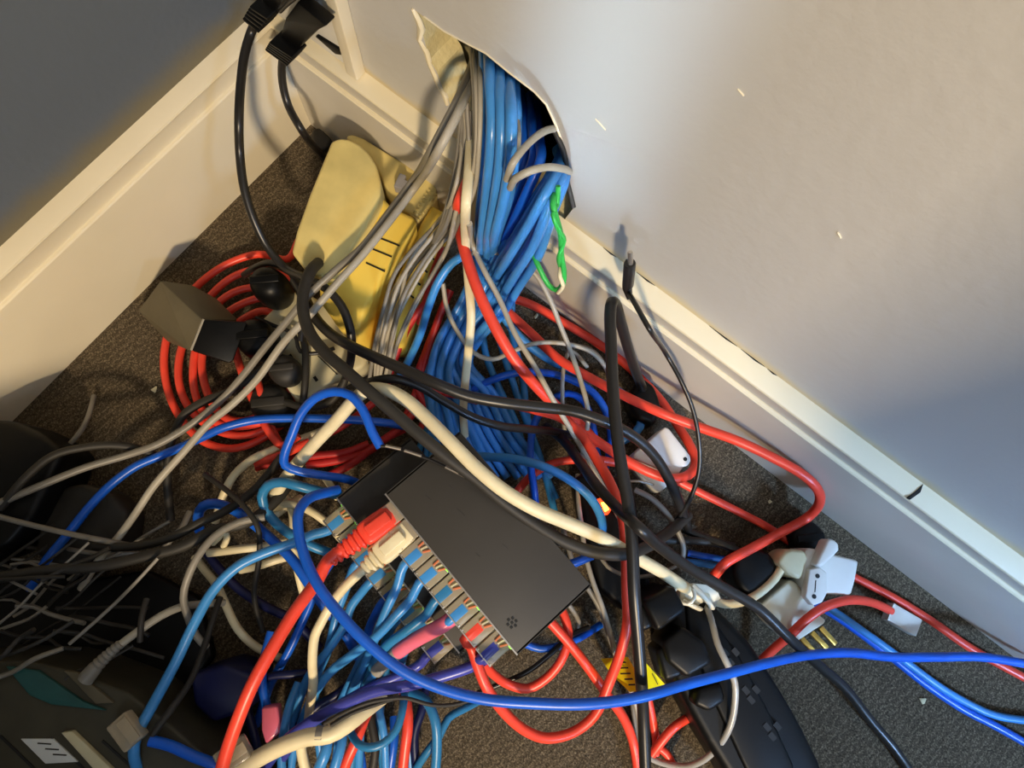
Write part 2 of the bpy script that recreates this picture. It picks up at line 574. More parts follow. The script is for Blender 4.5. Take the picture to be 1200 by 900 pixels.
# unseen boxes added out of view to shade the lower left and far right
bm = bmesh.new()
box(bm, Vector((.275, -.67, .15)), X_, Y_, Z_, .35, .40, .30, .006)
structure(finish('unseen_shade_block', bm, M['wall_dark']))
bm = bmesh.new()
box(bm, Vector((1.012, -.38, .36)), X_, Y_, Z_, .72, .018, .72, .002)
structure(finish('unseen_shade_panel', bm, M['skirt_r']))  # added to cut the warm light at the far right

bm = bmesh.new()
box(bm, Vector((.219, -.89, .735)), X_, Y_, Z_, .46, 1.22, .025, .003)
structure(finish('unseen_shade_top', bm, M['skirt_r']))  # added overhead to keep light off the lower left

# ------------------------------------------------------------------ the two stacked network switches
ZUP = Vector((0, 0, 1))
def make_switch(label, fl, fr, zt, depth, thick, gloss_rows):
    """fl, fr: pixels of the two top front corners"""
    a, b = P(fl[0], fl[1], zt), P(fr[0], fr[1], zt)
    u = (b - a).normalized()                      # along the port row
    v = u.cross(ZUP).normalized()                 # towards the plugs
    if v.dot(P(300, 800, zt) - a) < 0:
        v = -v
    L = (b - a).length
    c = (a + b) / 2 - v * (depth / 2) - ZUP * (thick / 2)
    root = empty('network_switch', Vector((c.x, c.y, (zt * .001 - thick))), label, 'network switch', 'stacked network switches')
    bm = bmesh.new()
    wall = .0012
    box(bm, a + u * L / 2 - v * depth / 2 - ZUP * (wall / 2), u, v, ZUP, L, depth, wall, .0004)
    box(bm, a + u * L / 2 - v * (depth + .002) / 2 - v * .002 - ZUP * (thick / 2 + .0006), u, v, ZUP, L - .0008, depth - .008, thick - .0014, .0006)
    box(bm, a + u * .0006 - v * depth / 2 - ZUP * thick / 2, u, v, ZUP, .0012, depth, thick)
    box(bm, a + u * (L - .0006) - v * depth / 2 - ZUP * thick / 2, u, v, ZUP, .0012, depth, thick)
    finish('casing', bm, M['switch'], root)
    bm = bmesh.new()
    box(bm, a + u * L / 2 + v * .0004 - ZUP * .0004, u, v, ZUP, L, .0008, .0012)
    finish('casing_edge', bm, M['steel'], root)
    # front panel with the port mouths
    bm = bmesh.new()
    pitch = (L - .006) / 8
    zc = -.0125
    box(bm, a + u * L / 2 - v * .0025 - ZUP * (.0012 + .0022), u, v, ZUP, L - .003, .0025, .0044)
    box(bm, a + u * L / 2 - v * .0025 - ZUP * (thick - .002), u, v, ZUP, L - .003, .0025, .004)
    for i in range(9):
        box(bm, a + u * (.003 + pitch * i) - v * .006 - ZUP * (thick / 2), u, v, ZUP, .0016, .010, thick - .003)
    finish('port_panel', bm, M['steel'], root)
    mouths = [a + u * (.003 + pitch * (i + .5)) + ZUP * zc for i in range(8)]
    for i in range(8):
        for s in (-1, 1):
            if (i, s) in gloss_rows:
                bm = bmesh.new()
                box(bm, mouths[i] + u * (s * pitch * .36) - ZUP * (zc + .0030) + v * .0004, u, v, ZUP, .0022, .0016, .0016, .0003)
                finish('status_light', bm, M['led'], root)
    # dusty scratches pressed into the lid
    return root, mouths, u, v

swB, mB, uB, vB = make_switch('lower black network switch half hidden under the other one', (395, 583), (539, 765), 68, .052, .026,
                              {(0, -1), (1, -1), (4, -1), (5, 1), (7, -1)})
swA, mA, uA, vA = make_switch('upper black network switch lying on the other one, with a dusty charcoal lid', (452, 578), (607, 767), 95, .050, .026,
                              {(3, 1), (5, 1), (7, 1)})
bm = bmesh.new()
cc = P(600, 730, 95.2)
for k in range(7):
    an = k * math.pi * 2 / 6
    q = cc + (Vector((math.cos(an), math.sin(an), 0)) * .0022 if k < 6 else Vector())
    box(bm, q, uA, vA, ZUP, .0012, .0012, .0003)
finish('vent_dimple', bm, M['ink'], swA)
bm = bmesh.new()
for (x, y, l) in ((540, 600, .006), (502, 583, .004), (528, 570, .003), (592, 640, .004), (560, 650, .003)):
    box(bm, P(x, y, 95.05), (uA + vA * -.15).normalized(), vA, ZUP, l, .0004, .0002)
finish('scratch', bm, M['dull'], swA)

def rj45(parent, base, u, v, jacket, lift=0.0, out=.0148, wires=True, body='clear'):
    """clear plug in a port: base = port mouth, v = direction the cable leaves, returns cable exit"""
    bm = bmesh.new()
    w_, h_ = .0116, .0078
    box(bm, base + v * (out / 2 - .003), u, v, ZUP, w_, out + .006, h_, .0005)
    finish('plug', bm, M[body], parent)
    bm = bmesh.new()                                 # spring latch, rising away from the port
    d = (v * .97 + ZUP * .24).normalized()
    box(bm, base + u * .0001 + v * .003 - ZUP * (h_ / 2 + .0016), u, (v * .97 - ZUP * .24).normalized(), (v * .24 + ZUP * .97).normalized(), .0055, .013, .0008, .0002)
    finish('latch', bm, M['clear'], parent)
    bm = bmesh.new()
    for k in range(2):
        box(bm, base + v * (out - .0006) + u * (.0048 * (1 if k else -1)) + ZUP * .001, u, v, ZUP, .0012, .0012, .006, .0003)
    box(bm, base + v * (out + .0001) + ZUP * (h_ / 2), u, v, ZUP, w_, .0006, .0007)
    finish('plug_rim', bm, M['steel'], parent)
    if wires:
        for k in range(3):
            bm = bmesh.new()
            add_tube(bm, [base + v * .0005 + u * (.0036 - .003 * k) + ZUP * (h_ / 2 + .0003), base + v * .005 + u * (.0014 - .0018 * k) + ZUP * (h_ / 2 + .0005)], .0006, 6)
            finish('core_wire', bm, M['copper' if k != 1 else 'ivory'], parent)
        bm = bmesh.new()
        box(bm, base + v * (out - .0045) + ZUP * (h_ / 2 - .0004), u, v, ZUP, .0052, .0090, .0010, .0004)
        finish('clamped_jacket', bm, jacket, parent)
    return base + v * (out - .001)

def boot(parent, base, u, v, mat, length=.034, tail=.0032, up=0.0, side=0.0, ribs=6):
    """moulded strain relief boot with hooded latch and ribs"""
    bm = bmesh.new()
    d = (v + ZUP * up + u * side).normalized()
    uu = (u - d * u.dot(d)).normalized()
    zz = uu.cross(d).normalized()
    if zz.z < 0:
        zz = -zz
    rings = []
    N = 16
    prof = [(-.004, .0062, .0042), (.006, .0066, .0046), (.013, .0066, .0048), (.0155, .0060, .0045)]
    x = .0165
    k0 = len(prof)
    while x < length:
        f = (x - .0165) / (length - .0165)
        wv = .0060 * (1 - f) + tail * 1.15 * f
        hv = .0045 * (1 - f) + tail * 1.1 * f
        prof += [(x, wv * .76, hv * .76), (x + .0007, wv, hv), (x + .0019, wv, hv), (x + .0026, wv * .76, hv * .76)]
        x += .0034
    for (s, wx, hz) in prof:
        row = []
        for k in range(N):
            a = 2 * math.pi * k / N
            ca, sa = math.cos(a), math.sin(a)
            p_ = .35 if s < .016 else .6
            row.append(bm.verts.new(base + d * s + uu * (wx * math.copysign(abs(ca) ** p_, ca)) + zz * (hz * math.copysign(abs(sa) ** p_, sa))))
        rings.append(row)
    for a, b in zip(rings, rings[1:]):
        for k in range(N):
            bm.faces.new((a[k], a[(k + 1) % N], b[(k + 1) % N], b[k]))
    bm.faces.new(rings[0]); bm.faces.new(rings[-1][::-1])
    box(bm, base + d * .006 + zz * .0058, uu, d, zz, .0062, .014, .0022, .0008)
    finish('strain_relief_boot', bm, mat, parent, angle=50)
    return base + d * (length - .001)

# ------------------------------------------------------------------ yellowed plastic adaptors behind the cables
ad = empty('power_adaptor', P(420, 270, 0), 'large yellowed plastic mains adaptor with a rounded cover standing by the corner', 'power adaptor')
prism('body', [(447, 228), (458, 240), (489, 255), (484, 268), (468, 295), (448, 325), (420, 388), (396, 384), (374, 352), (372, 322), (400, 280)], 62, 2, M['yellow2'], 4, ad, 4, .97)
prism('cover', [(388, 164), (398, 161), (409, 162), (421, 168), (432, 178), (441, 192), (446, 210), (446, 230), (434, 256), (408, 300), (392, 322), (372, 324), (356, 314), (341, 295), (347, 270), (362, 228)], 74, 4, M['yellow'], 6, ad, 5, .95)
bm = bmesh.new()
for a, b_ in (((445, 279), (468, 288)), ((437, 292), (459, 301)), ((429, 308), (451, 318))):
    pa, pb = P(a[0], a[1], 62.1), P(b_[0], b_[1], 62.1)
    d = (pb - pa).normalized()
    box(bm, (pa + pb) / 2, d, ZUP.cross(d), ZUP, (pb - pa).length, .0009, .0008)
finish('vent_slot', bm, M['ink'], ad)
a2 = empty('power_adaptor', P(480, 300, 0), 'slimmer yellowed adaptor with ribbed edge wedged against the skirting', 'power adaptor')
prism('body', [(506, 238), (523, 250), (521, 268), (505, 300), (491, 340), (470, 402), (436, 402), (452, 350), (476, 300), (492, 262)], 44, 2, M['yellow2'], 3, a2, 3, .97)
prism('flange', [(404, 159), (412, 156), (426, 161), (448, 175), (478, 193), (494, 204), (513, 213), (509, 228), (502, 240), (489, 254), (462, 242), (452, 226), (446, 205), (432, 184), (418, 170)], 50, 6, M['yellow'], 3.5, a2, 4)
for k in range(9):
    bm = bmesh.new()
    pa, pb = P(504 - 3.0 * k, 224 + 4.2 * k, 50), P(511 - 3.0 * k, 228 + 4.2 * k, 47)
    d = (pb - pa).normalized()
    box(bm, (pa + pb) / 2, d, ZUP.cross(d).normalized(), ZUP, .007, .0009, .0028, .0002)
    finish('grip_rib', bm, M['yellow'], a2)
for k in range(4):
    bm = bmesh.new()
    box(bm, P(506 - 8 * k, 302 + 15 * k, 44.2), X_, Y_, ZUP, .004, .0011, .0008)
    finish('vent_slot', bm, M['ink'], a2)
# little grey cable clip seen between them
cl = prism('cable_clip', [(468, 202), (476, 205), (474, 210), (484, 214), (477, 228), (471, 229), (473, 222), (461, 218)], 58, 50, plastic('grey_clip', (150, 148, 152), .35), .8)
tag(cl, 'small grey clip on top of the yellowed flange under the grey cable', 'cable clip')

# ------------------------------------------------------------------ dirty cream extension block with black plugs
ex = empty('extension_block', P(365, 410, 0), 'dirty cream multiway extension block under the black plugs', 'extension block')
prism('body', [(341, 340), (366, 346), (400, 370), (431, 418), (426, 430), (396, 445), (348, 474), (334, 452), (304, 376)], 25, 1, M['ivory'], 3, ex)
for q in ((338, 350), (370, 444), (341, 418), (388, 388), (398, 402)):
    bm = bmesh.new()
    c = P(q[0], q[1], 25.1)
    d = (P(400, 430, 25) - P(340, 345, 25)).normalized()
    box(bm, c, d, ZUP.cross(d), ZUP, .0035, .002, .0008)
    finish('socket_hole', bm, M['ink'], ex)
bm = bmesh.new()
c0 = P(384, 428, 25.1)
box(bm, c0, (P(396, 438, 25) - P(372, 415, 25)).normalized(), ZUP.cross((P(396, 438, 25) - P(372, 415, 25)).normalized()), ZUP, .018, .0006, .0006)
finish('seam', bm, M['ink'], ex)

def mains_plug(name, label, poly, zt, zb, mat, bev=4, ridges=None, taper=.97, group=None):
    o = prism('body', poly, zt, zb, mat, bev, None, 4, taper)
    o.name = name
    tag(o, label, 'plug', group)
    return o
def round_plug(label, c, r, z0, z1, mat):
    root = empty('mains_plug', P(c[0], c[1], z0), label, 'plug')
    bm = bmesh.new()
    rows = []
    ctr = P(c[0], c[1], (z0 + z1) / 2); ctr.z = 0
    for rr, z in ((.55, 0), (.92, .06), (1, .2), (1, .55), (.93, .75), (.75, .92), (.4, 1)):
        rows.append([bm.verts.new(ctr + Vector((math.cos(t) * r * rr, math.sin(t) * r * rr * (.86), (z0 + (z1 - z0) * z))) * .001) if False else
                     bm.verts.new(Vector((ctr.x + math.cos(t) * r * rr * .001, ctr.y + math.sin(t) * r * rr * .00088, (z0 + (z1 - z0) * z) * .001)))
                     for t in [2 * math.pi * k / 28 for k in range(28)]])
    for a, b in zip(rows, rows[1:]):
        for k in range(28):
            bm.faces.new((a[k], a[(k + 1) % 28], b[(k + 1) % 28], b[k]))
    bm.faces.new(rows[0]); bm.faces.new(rows[-1][::-1])
    finish('body', bm, mat, root)
    bm = bmesh.new()
    top = Vector((ctr.x, ctr.y, z1 * .001))
    box(bm, top, (X_ + Y_).normalized(), (X_ - Y_).normalized(), ZUP, r * .0014, r * .0004, .002, .0008)
    finish('grip_ridge', bm, mat, root)
    return root
round_plug('rounded black mains plug pushed into the cream extension block beside the red cable coil', (318, 337), 13, 24, 52, M['blackbox'])
round_plug('black mains plug in the cream block, at the end of the black and white-edged adaptor', (302, 398), 14, 22, 44, M['blackbox'])
round_plug('dusty dark plug at the lower end of the cream block', (334, 434), 11, 24, 40, M['dull'])
round_plug('low dusty black plug lying over the red coil below the cream block', (320, 475), 15, 6, 28, M['dull'])

# ------------------------------------------------------------------ dusty adaptor against the left skirting
da = empty('wall_wart_adaptor', P(230, 380, 0), 'dusty olive grey boxy adaptor leaning on the left skirting with a black end', 'power adaptor')
hull('dusty_case', [(188, 329, 40), (236, 374, 50), (222, 411, 40), (162, 364, 10), (196, 400, 12), (225, 334, 28), (254, 350, 22), (279, 375, 30),
                    (198, 340, 1), (168, 364, 1), (222, 405, 1), (262, 372, 1), (230, 345, 1)], M['olive'], da, .8)
hull('black_end', [(239, 374, 50), (290, 377, 46), (272, 427, 40), (224, 411, 46), (240, 380, 6), (281, 382, 6), (266, 418, 6), (228, 408, 6)], M['blackbox'], da, 1.5)
bm = bmesh.new()
add_tube(bm, [P(238.5, 374, 49.8), P(224, 410.5, 45.8)], .0007, 6)
finish('white_edge_trim', bm, M['lgrey'], da)

# ------------------------------------------------------------------ white parts on the right
wb = empty('junction_box', P(772, 530, 0), 'small white plastic box with one screw hole beside the black loop', 'junction box')
prism('body', [(779, 500), (784, 502), (809, 534), (810, 540), (806, 546), (801, 547), (796, 555), (788, 557), (742, 537), (744, 531)], 34, 14, M['white'], 1.2, wb)
bm = bmesh.new()
r0 = P(803, 538, 34.1)
add_tube(bm, [r0 - ZUP * .001, r0 + ZUP * .0001], .0013, 14)
finish('screw_hole', bm, M['ink'], wb)
wl = prism('junction_box', [(743, 548), (780, 560), (783, 569), (774, 577), (766, 574)], 16, 1, M['white'], 1.2)
tag(wl, 'white plastic piece sticking out below the white box with the screw hole', 'junction box')

wp = empty('white_plug', P(970, 675, 0), 'white mains plug lying on its side, showing a plate with two screw holes', 'plug')
prism('body', [(946, 642), (960, 644), (978, 650), (1007, 657), (1003, 680), (998, 698), (962, 696), (944, 690), (938, 664)], 28, 2, M['white'], 2, wp)
prism('screw_plate', [(949, 667), (961, 665), (969, 671), (970, 694), (964, 706), (953, 710), (944, 699)], 33, 26, M['white'], .8, wp)
prism('ridge', [(971, 631), (977, 632), (983, 637), (984, 645), (978, 651), (963, 665), (956, 662)], 36, 24, M['white'], 1.6, wp)
prism('fused_cover', [(912, 658), (918, 648), (927, 643), (944, 645), (948, 655), (940, 680), (930, 676), (922, 670)], 30, 6, M['ivory'], 3, wp)
for q in ((958, 675), (954, 699)):
    bm = bmesh.new()
    c = P(q[0], q[1], 33.1)
    add_tube(bm, [c - ZUP * .001, c + ZUP * .0002], .0014, 12)
    finish('screw_hole', bm, M['ink'], wp)
bm = bmesh.new()
add_tube(bm, [P(956, 680, 33.1), P(955, 694, 33.1)], .0003, 5)
finish('seam', bm, M['ink'], wp)

cp = empty('cream_plug', P(930, 715, 0), 'cream plug lying on the carpet with three brass pins pointing down right', 'plug')
prism('body', [(888, 712), (900, 701), (926, 679), (934, 683), (950, 702), (959, 716), (952, 727), (938, 740), (920, 744), (912, 738)], 20, 1, M['offwhite'], 1.8, cp)
prism('pin_face', [(920, 744), (958, 719), (968, 727), (966, 731), (934, 752), (930, 752)], 21, 1, M['offwhite'], 1.0, cp)
for a, b_ in (((939, 748), (953, 763)), ((951, 741), (969, 760)), ((961, 735), (979, 755))):
    bm = bmesh.new()
    pa, pb = P(a[0], a[1], 9), P(b_[0], b_[1], 8)
    d = (pb - pa).normalized()
    box(bm, (pa + pb) / 2, d, ZUP.cross(d).normalized(), ZUP, (pb - pa).length, .0034, .003, .0006)
    finish('pin', bm, M['gold'], cp)

# taped joint where the cream cable ends
tj = empty('taped_joint', P(818, 700, 20), 'crumpled white tape and terminal block joining cream cable to white lead', 'cable joint')
hull('tape', [(790, 692, 34), (797, 685, 42), (812, 683, 46), (828, 685, 44), (842, 694, 38), (845, 701, 30), (838, 713, 30), (831, 718, 34), (814, 716, 42), (797, 706, 42), (806, 700, 18), (832, 706, 16)], M['offwhite'], tj, .6)
cable('tie_loop', None, M['offwhite'], 1.1, [(796, 686, 46), (790, 693, 44), (794, 703, 46), (806, 708, 49), (814, 700, 50), (812, 690, 49)], parent=tj, n=8)
cable('tape_fold', None, M['offwhite'], 1.6, [(812, 686, 48), (822, 696, 49), (832, 708, 44), (836, 716, 36)], parent=tj, n=8)
cable('tape_fold', None, M['offwhite'], 1.4, [(800, 704, 46), (814, 711, 46), (828, 717, 38)], parent=tj, n=8)
hull('terminal_block', [(818, 690, 44), (834, 697, 42), (828, 708, 40), (812, 702, 44), (820, 694, 36), (826, 706, 34)], M['cream'], tj, .8)
bm = bmesh.new()
for k in range(3):
    c = P(818 + 4 * k, 696 + 3 * k, 44)
    add_tube(bm, [c, c + ZUP * .001], .0012, 8)
finish('screw', bm, M['steel'], tj)

# ------------------------------------------------------------------ black power strip at lower right with black plugs
ps = empty('power_strip', P(870, 800, 0), 'long black power strip running off the bottom right', 'power strip')
prism('body', [(785, 712), (800, 690), (828, 702), (846, 716), (880, 752), (908, 795), (935, 840), (963, 895), (985, 960), (880, 960), (850, 905), (828, 870), (806, 830), (782, 780)], 42, 1, M['blackbox'], 7, ps, 5, .98)
prism('top_panel', [(803, 704), (828, 714), (868, 770), (900, 830), (930, 895), (948, 950), (898, 950), (868, 890), (836, 820), (806, 745)], 44, 38, M['blackbox'], 2.2, ps, 3)
bm = bmesh.new()
for q in ((905, 855), (880, 812), (856, 768)):
    for dx, dy in ((-6, -3), (6, -4), (0, 8)):
        box(bm, P(q[0] + dx, q[1] + dy, 44.1), uA, vA, ZUP, .0045, .003, .0006)
finish('socket_hole', bm, M['ink'], ps)
def square_plug(label, poly, zt, zb, hump):
    root = empty('mains_plug', P(poly[0][0], poly[0][1], zb), label, 'plug')
    prism('body', poly, zt, zb, M['blackbox'], 3, root, 3)
    if hump:
        prism('cord_grip', hump, zt - 4, zb + 2, M['blackbox'], 3, root, 3)
    return root
square_plug('square black plug nearest the taped joint, in the black power strip', [(752, 704), (790, 686), (806, 716), (771, 742)], 62, 20, [(745, 712), (757, 706), (768, 735), (752, 742)])
square_plug('black plug with a brown sloping side above the yellow label', [(800, 734), (828, 752), (836, 778), (806, 796), (782, 776), (776, 752)], 60, 30, [(768, 762), (786, 752), (803, 792), (780, 800)])
square_plug('low dull black plug under the blue cable at the strip end', [(818, 806), (846, 800), (852, 822), (832, 836), (812, 826)], 52, 30, None)
ne = prism('neon_switch', [(701, 584), (709, 583), (717, 597), (712, 604), (705, 602), (699, 592)], 34, 26, M['neon'], 1.2)
prism('lit_core', [(704, 589), (709, 588), (714, 597), (709, 600)], 34.4, 33, M['neon_core'], .3, ne)
tag(ne, 'glowing orange neon rocker switch among the blue cables', 'switch')
hs = prism('socket_strip', [(672, 560), (700, 545), (745, 572), (752, 640), (765, 690), (735, 720), (700, 690), (688, 640)], 25, 1, M['blackbox'], 4)
tag(hs, 'black socket strip in shadow under the glowing neon switch', 'power strip')
tr = prism('power_transformer', [(862, 650), (884, 640), (905, 648), (915, 668), (905, 690), (880, 704), (866, 690), (858, 668)], 24, 1, M['blackbox'], 6, None, 4)
tag(tr, 'black transformer behind the white plugs and under the red cable', 'transformer')
rp = round_plug('round black foot by the right skirting behind the white plug', (944, 630), 13, 0, 14, M['blackbox'])
rp['category'] = 'transformer'
dp = prism('power_transformer', [(752, 440), (768, 452), (776, 475), (768, 500), (748, 492), (736, 470)], 22, 1, M['blackbox'], 4, None, 3)
tag(dp, 'black moulded plug body on the carpet at the foot of the tall black loop', 'plug')

# ------------------------------------------------------------------ yellow label wrapped round the black cable
lb = empty('warning_label', P(742, 792, 0), 'bright yellow printed label folded round the black cable', 'label')
def sheet(name, pts, th, mat, parent):
    bm = bmesh.new()
    vs = [bm.verts.new(W(p)) for p in pts]
    f = bm.faces.new(vs)
    r = bmesh.ops.extrude_face_region(bm, geom=[f])
    bmesh.ops.translate(bm, verts=[g for g in r['geom'] if isinstance(g, bmesh.types.BMVert)], vec=(0, 0, -th * .001))
    return finish(name, bm, mat, parent, smooth=False)
sheet('left_flap', [(704, 772, 30), (736, 770, 52), (745, 786, 58), (748, 810, 54), (738, 811, 50), (716, 790, 34)], .4, M['label_yellow'], lb)
sheet('right_flap', [(752, 775, 58), (757, 777, 54), (781, 804, 36), (779, 810, 36), (757, 814, 52), (752, 812, 56)], .4, M['label_yellow'], lb)
bm = bmesh.new()
for k in range(5):
    pa, pb = P(715 + 5 * k, 776 + 6.5 * k, 43 + 2.2 * k), P(735 + 2.4 * k, 775.5 + 6.5 * k, 53 + .6 * k)
    d = (pb - pa).normalized()
    box(bm, pa.lerp(pb, .5) + ZUP * .0012, d, ZUP.cross(d).normalized(), ZUP, (pb - pa).length * .8, .0008, .0004)
pa, pb = P(762, 785, 55), P(773, 806, 42)
d = (pb - pa).normalized()
box(bm, pa.lerp(pb, .5), d, ZUP.cross(d).normalized(), ZUP, .012, .0004, .0004)
finish('printed_lines', bm, M['ink'], lb)

# ------------------------------------------------------------------ black plugs at the socket in the corner
so = empty('socket_outlet', Y(365, 25, T * 1000), 'white wall socket low in the corner behind the black plugs', 'socket')
a, b_ = Y(318, 12, T * 1000 - 6), Y(400, 61, T * 1000 - 6)
bm = bmesh.new()
box(bm, Vector(((a.x + b_.x) / 2, T - .003, .104 + .043)), X_, Y_, Z_, b_.x - a.x, .006, .086, .0012)
finish('face_plate', bm, M['white'], so)
def wall_prism(name, poly, yf, yb, mat, bev, parent):
    bm = bmesh.new()
    f = [Y(x, y, yf) for x, y in poly]
    vf = [bm.verts.new(v) for v in f]
    vb = [bm.verts.new(Vector((v.x, yb * .001, v.z))) for v in f]
    n = len(vf)
    bm.faces.new(vf); bm.faces.new(vb[::-1])
    for i in range(n):
        bm.faces.new((vf[i], vb[i], vb[(i + 1) % n], vf[(i + 1) % n]))
    bmesh.ops.recalc_face_normals(bm, faces=bm.faces)
    bmesh.ops.bevel(bm, geom=bm.edges[:], offset=bev * .001, segments=2, profile=.5, affect='EDGES', clamp_overlap=True)
    return finish(name, bm, mat, parent)
p1 = empty('mains_plug', Y(366, 30, 0), 'flat black wedge shaped plug on the corner socket, cord leaving below', 'plug')
wall_prism('body', [(348, 3), (382, 31), (372, 36), (345, 62), (326, 48), (334, 22)], -8, 0, M['blackbox'], 1.2, p1)
bm = bmesh.new()
for k in range(5):
    t = k / 4
    pa, pb = Y(319 + 5 * t, 51 - 8 * t, -9), Y(344 + 7 * t, 69 - 8.5 * t, -9)
    d = (pb - pa).normalized(); e = Vector((0, 1, 0))
    box(bm, (pa + pb) / 2, d, e, d.cross(e).normalized(), (pb - pa).length, .012, .0018, .0004)
finish('ribbed_grip', bm, M['blackbox'], p1)
p2 = empty('mains_plug', Y(312, 10, 0), 'black plug with a fat ribbed grip at the very top of the corner', 'plug')
wall_prism('body', [(305, -12), (340, -10), (338, 2), (330, 12), (318, 14), (306, 6)], -14, 4, M['blackbox'], 2, p2)
bm = bmesh.new()
for k in range(5):
    t = k / 4
    pa, pb = Y(294 + 9 * t, 14 - 14 * t, -14), Y(312 + 12 * t, 29 - 15 * t, -14)
    d = (pb - pa).normalized(); e = Vector((0, 1, 0))
    box(bm, (pa + pb) / 2, d, e, d.cross(e).normalized(), (pb - pa).length, .013, .0022, .0005)
finish('ribbed_grip', bm, M['blackbox'], p2)
cable('flex_tail', None, M['black'], 1.6, [(328, 12, 'y', -12), (336, 4, 'y', -12), (348, -6, 'y', -12)], parent=p2)
bk = wall_prism('shadow_gap_strip', [(369, 43), (371, 42), (400, 60), (401, 65), (393, 64)], 4, 10, M['blackbox'], .5, None)  # dark strip standing in for the shadow gap below the socket plate
tag(bk, 'thin black strip painting the shadow gap under the corner socket', 'painted shadow')
mp_ = prism('mains_plug', [(366, 150), (374, 148), (389, 162), (384, 172), (372, 178), (362, 160)], 18, 1, M['dull'], 3, None, 3)
tag(mp_, 'dusty black plug on the carpet in the corner behind the yellowed adaptor', 'plug')

# ------------------------------------------------------------------ shadowed equipment at lower left
ch = empty('computer_case', P(110, 850, 0), 'dark olive metal equipment case in the lower left corner', 'computer case')
prism('casing', [(-60, 772), (40, 776), (82, 786), (150, 812), (200, 850), (262, 905), (300, 960), (-60, 960)], 60, 1, M['chassis'], 2, ch)
prism('connector_panel', [(6, 781), (44, 786), (96, 822), (124, 833), (60, 826), (34, 815)], 62, 58, M['pcb'], .6, ch)
prism('light_strip', [(74, 786), (90, 788), (133, 824), (112, 825)], 62, 58, M['olive'], .5, ch)
prism('cream_strip', [(71, 859), (84, 857), (132, 903), (112, 905)], 63, 58, M['ivory'], .6, ch)
prism('paper_label', [(24, 866), (62, 866), (91, 893), (53, 895)], 61, 59, M['paper'], .2, ch)
bm = bmesh.new()
for k in range(3):
    pa, pb = P(44 + 9 * k, 871 + 6.5 * k, 61.1), P(60 + 9 * k, 872 + 6.5 * k, 61.1)
    d = (pb - pa).normalized()
    box(bm, (pa + pb) / 2, d, ZUP.cross(d), ZUP, (pb - pa).length, .0006, .0003)
finish('printed_lines', bm, M['dull'], ch)
bm = bmesh.new()
for k in range(3):
    pa, pb = P(0 + 60 * k, 862 + 3 * k, 60.2), P(60 + 62 * k, 920 + 3 * k, 60.2)
    d = (pb - pa).normalized()
    box(bm, (pa + pb) / 2, d, ZUP.cross(d), ZUP, (pb - pa).length, .0012, .0006)
finish('panel_seam', bm, M['ink'], ch)
db = prism('dark_box', [(-40, 490), (14, 492), (48, 508), (72, 528), (60, 560), (36, 610), (10, 640), (-40, 660)], 42, 1, M['blackbox'], 5, None, 4)
tag(db, 'large black box at the left edge of the floor, against the skirting', 'equipment box')
d2 = prism('dark_box', [(74, 570), (96, 566), (128, 576), (150, 600), (144, 632), (130, 654), (70, 664), (38, 650), (44, 612)], 26, 1, M['dull'], 4, None, 4)
tag(d2, 'dusty dark box lying under the grey and blue cables at left', 'equipment box')
shade_slab = prism('dark_box', [(-40, 640), (30, 668), (110, 678), (170, 668), (232, 700), (250, 770), (200, 840), (60, 790), (-40, 780)], 10, 1, M['blackbox'], 3, None, 3)  # dark slab added to deepen the shade on the carpet here
tag(shade_slab, 'flat black slab added to darken the shadow under the tangle of fine wires', 'equipment box')
d3 = prism('dark_box', [(222, 790), (262, 778), (298, 792), (292, 832), (248, 848), (226, 826)], 40, 1, M['navy'], 3, None, 3)
tag(d3, 'navy blue plastic box in shadow left of the thick red cable', 'equipment box')

# plaster crumbs on the carpet
for i, (x, y, s, z, lab) in enumerate(((630, 371, 3.2, 1, 'pale plaster chip on the carpet near the right skirting'), (570, 518, 3.4, 2, 'pale chip on the carpet behind the upper switch'),
                            (1081, 821, 3, 1, 'tiny pale crumb on the open carpet at lower right'), (182, 456, 3, 1, 'white crumb on the carpet left of the red coil'),
                            (255, 322, 1.6, 1, 'small crumb on the carpet near the left skirting'), (902, 588, 1.8, 1, 'small crumb beside the red cable on the right'))):
    c = P(x, y, z)
    bm = bmesh.new()
    for k in range(9):
        bm.verts.new(c + Vector((random.uniform(-1, 1) * s, random.uniform(-1, 1) * s, random.uniform(-.9, 1.2))) * .0008)
    bmesh.ops.convex_hull(bm, input=bm.verts[:])
    tag(finish('plaster_chip', bm, M['chip'], smooth=False), lab, 'debris')

# ------------------------------------------------------------------ network leads plugged into the upper switch
def lead(label, mat, r, mouth, u, v, pts, booted=None, group=None, up=0.0, side=0.0, name='network_cable', blen=.034):
    """one patch lead: jacket, clear plug and (maybe) boot; pts carry on from the plug"""
    if booted:
        d = (v + ZUP * up + u * side).normalized()
        start = mouth + d * .010
        s0 = start + d * (blen - .003)
        o = cable(name, label, mat, r, [s0 - d * .006, s0 + d * .004] + pts, group=group, n=12)
        rj45(o, mouth, u, v, mat, wires=False, out=.012)
        boot(o, mouth + v * .008, u, v, booted, blen, r * .001, up, side)
    else:
        e = mouth + v * .0138 + ZUP * .001
        o = cable(name, label, mat, r, [e - v * .009, e + v * .003] + pts, group=group, n=12)
        rj45(o, mouth, u, v, mat)
    return o

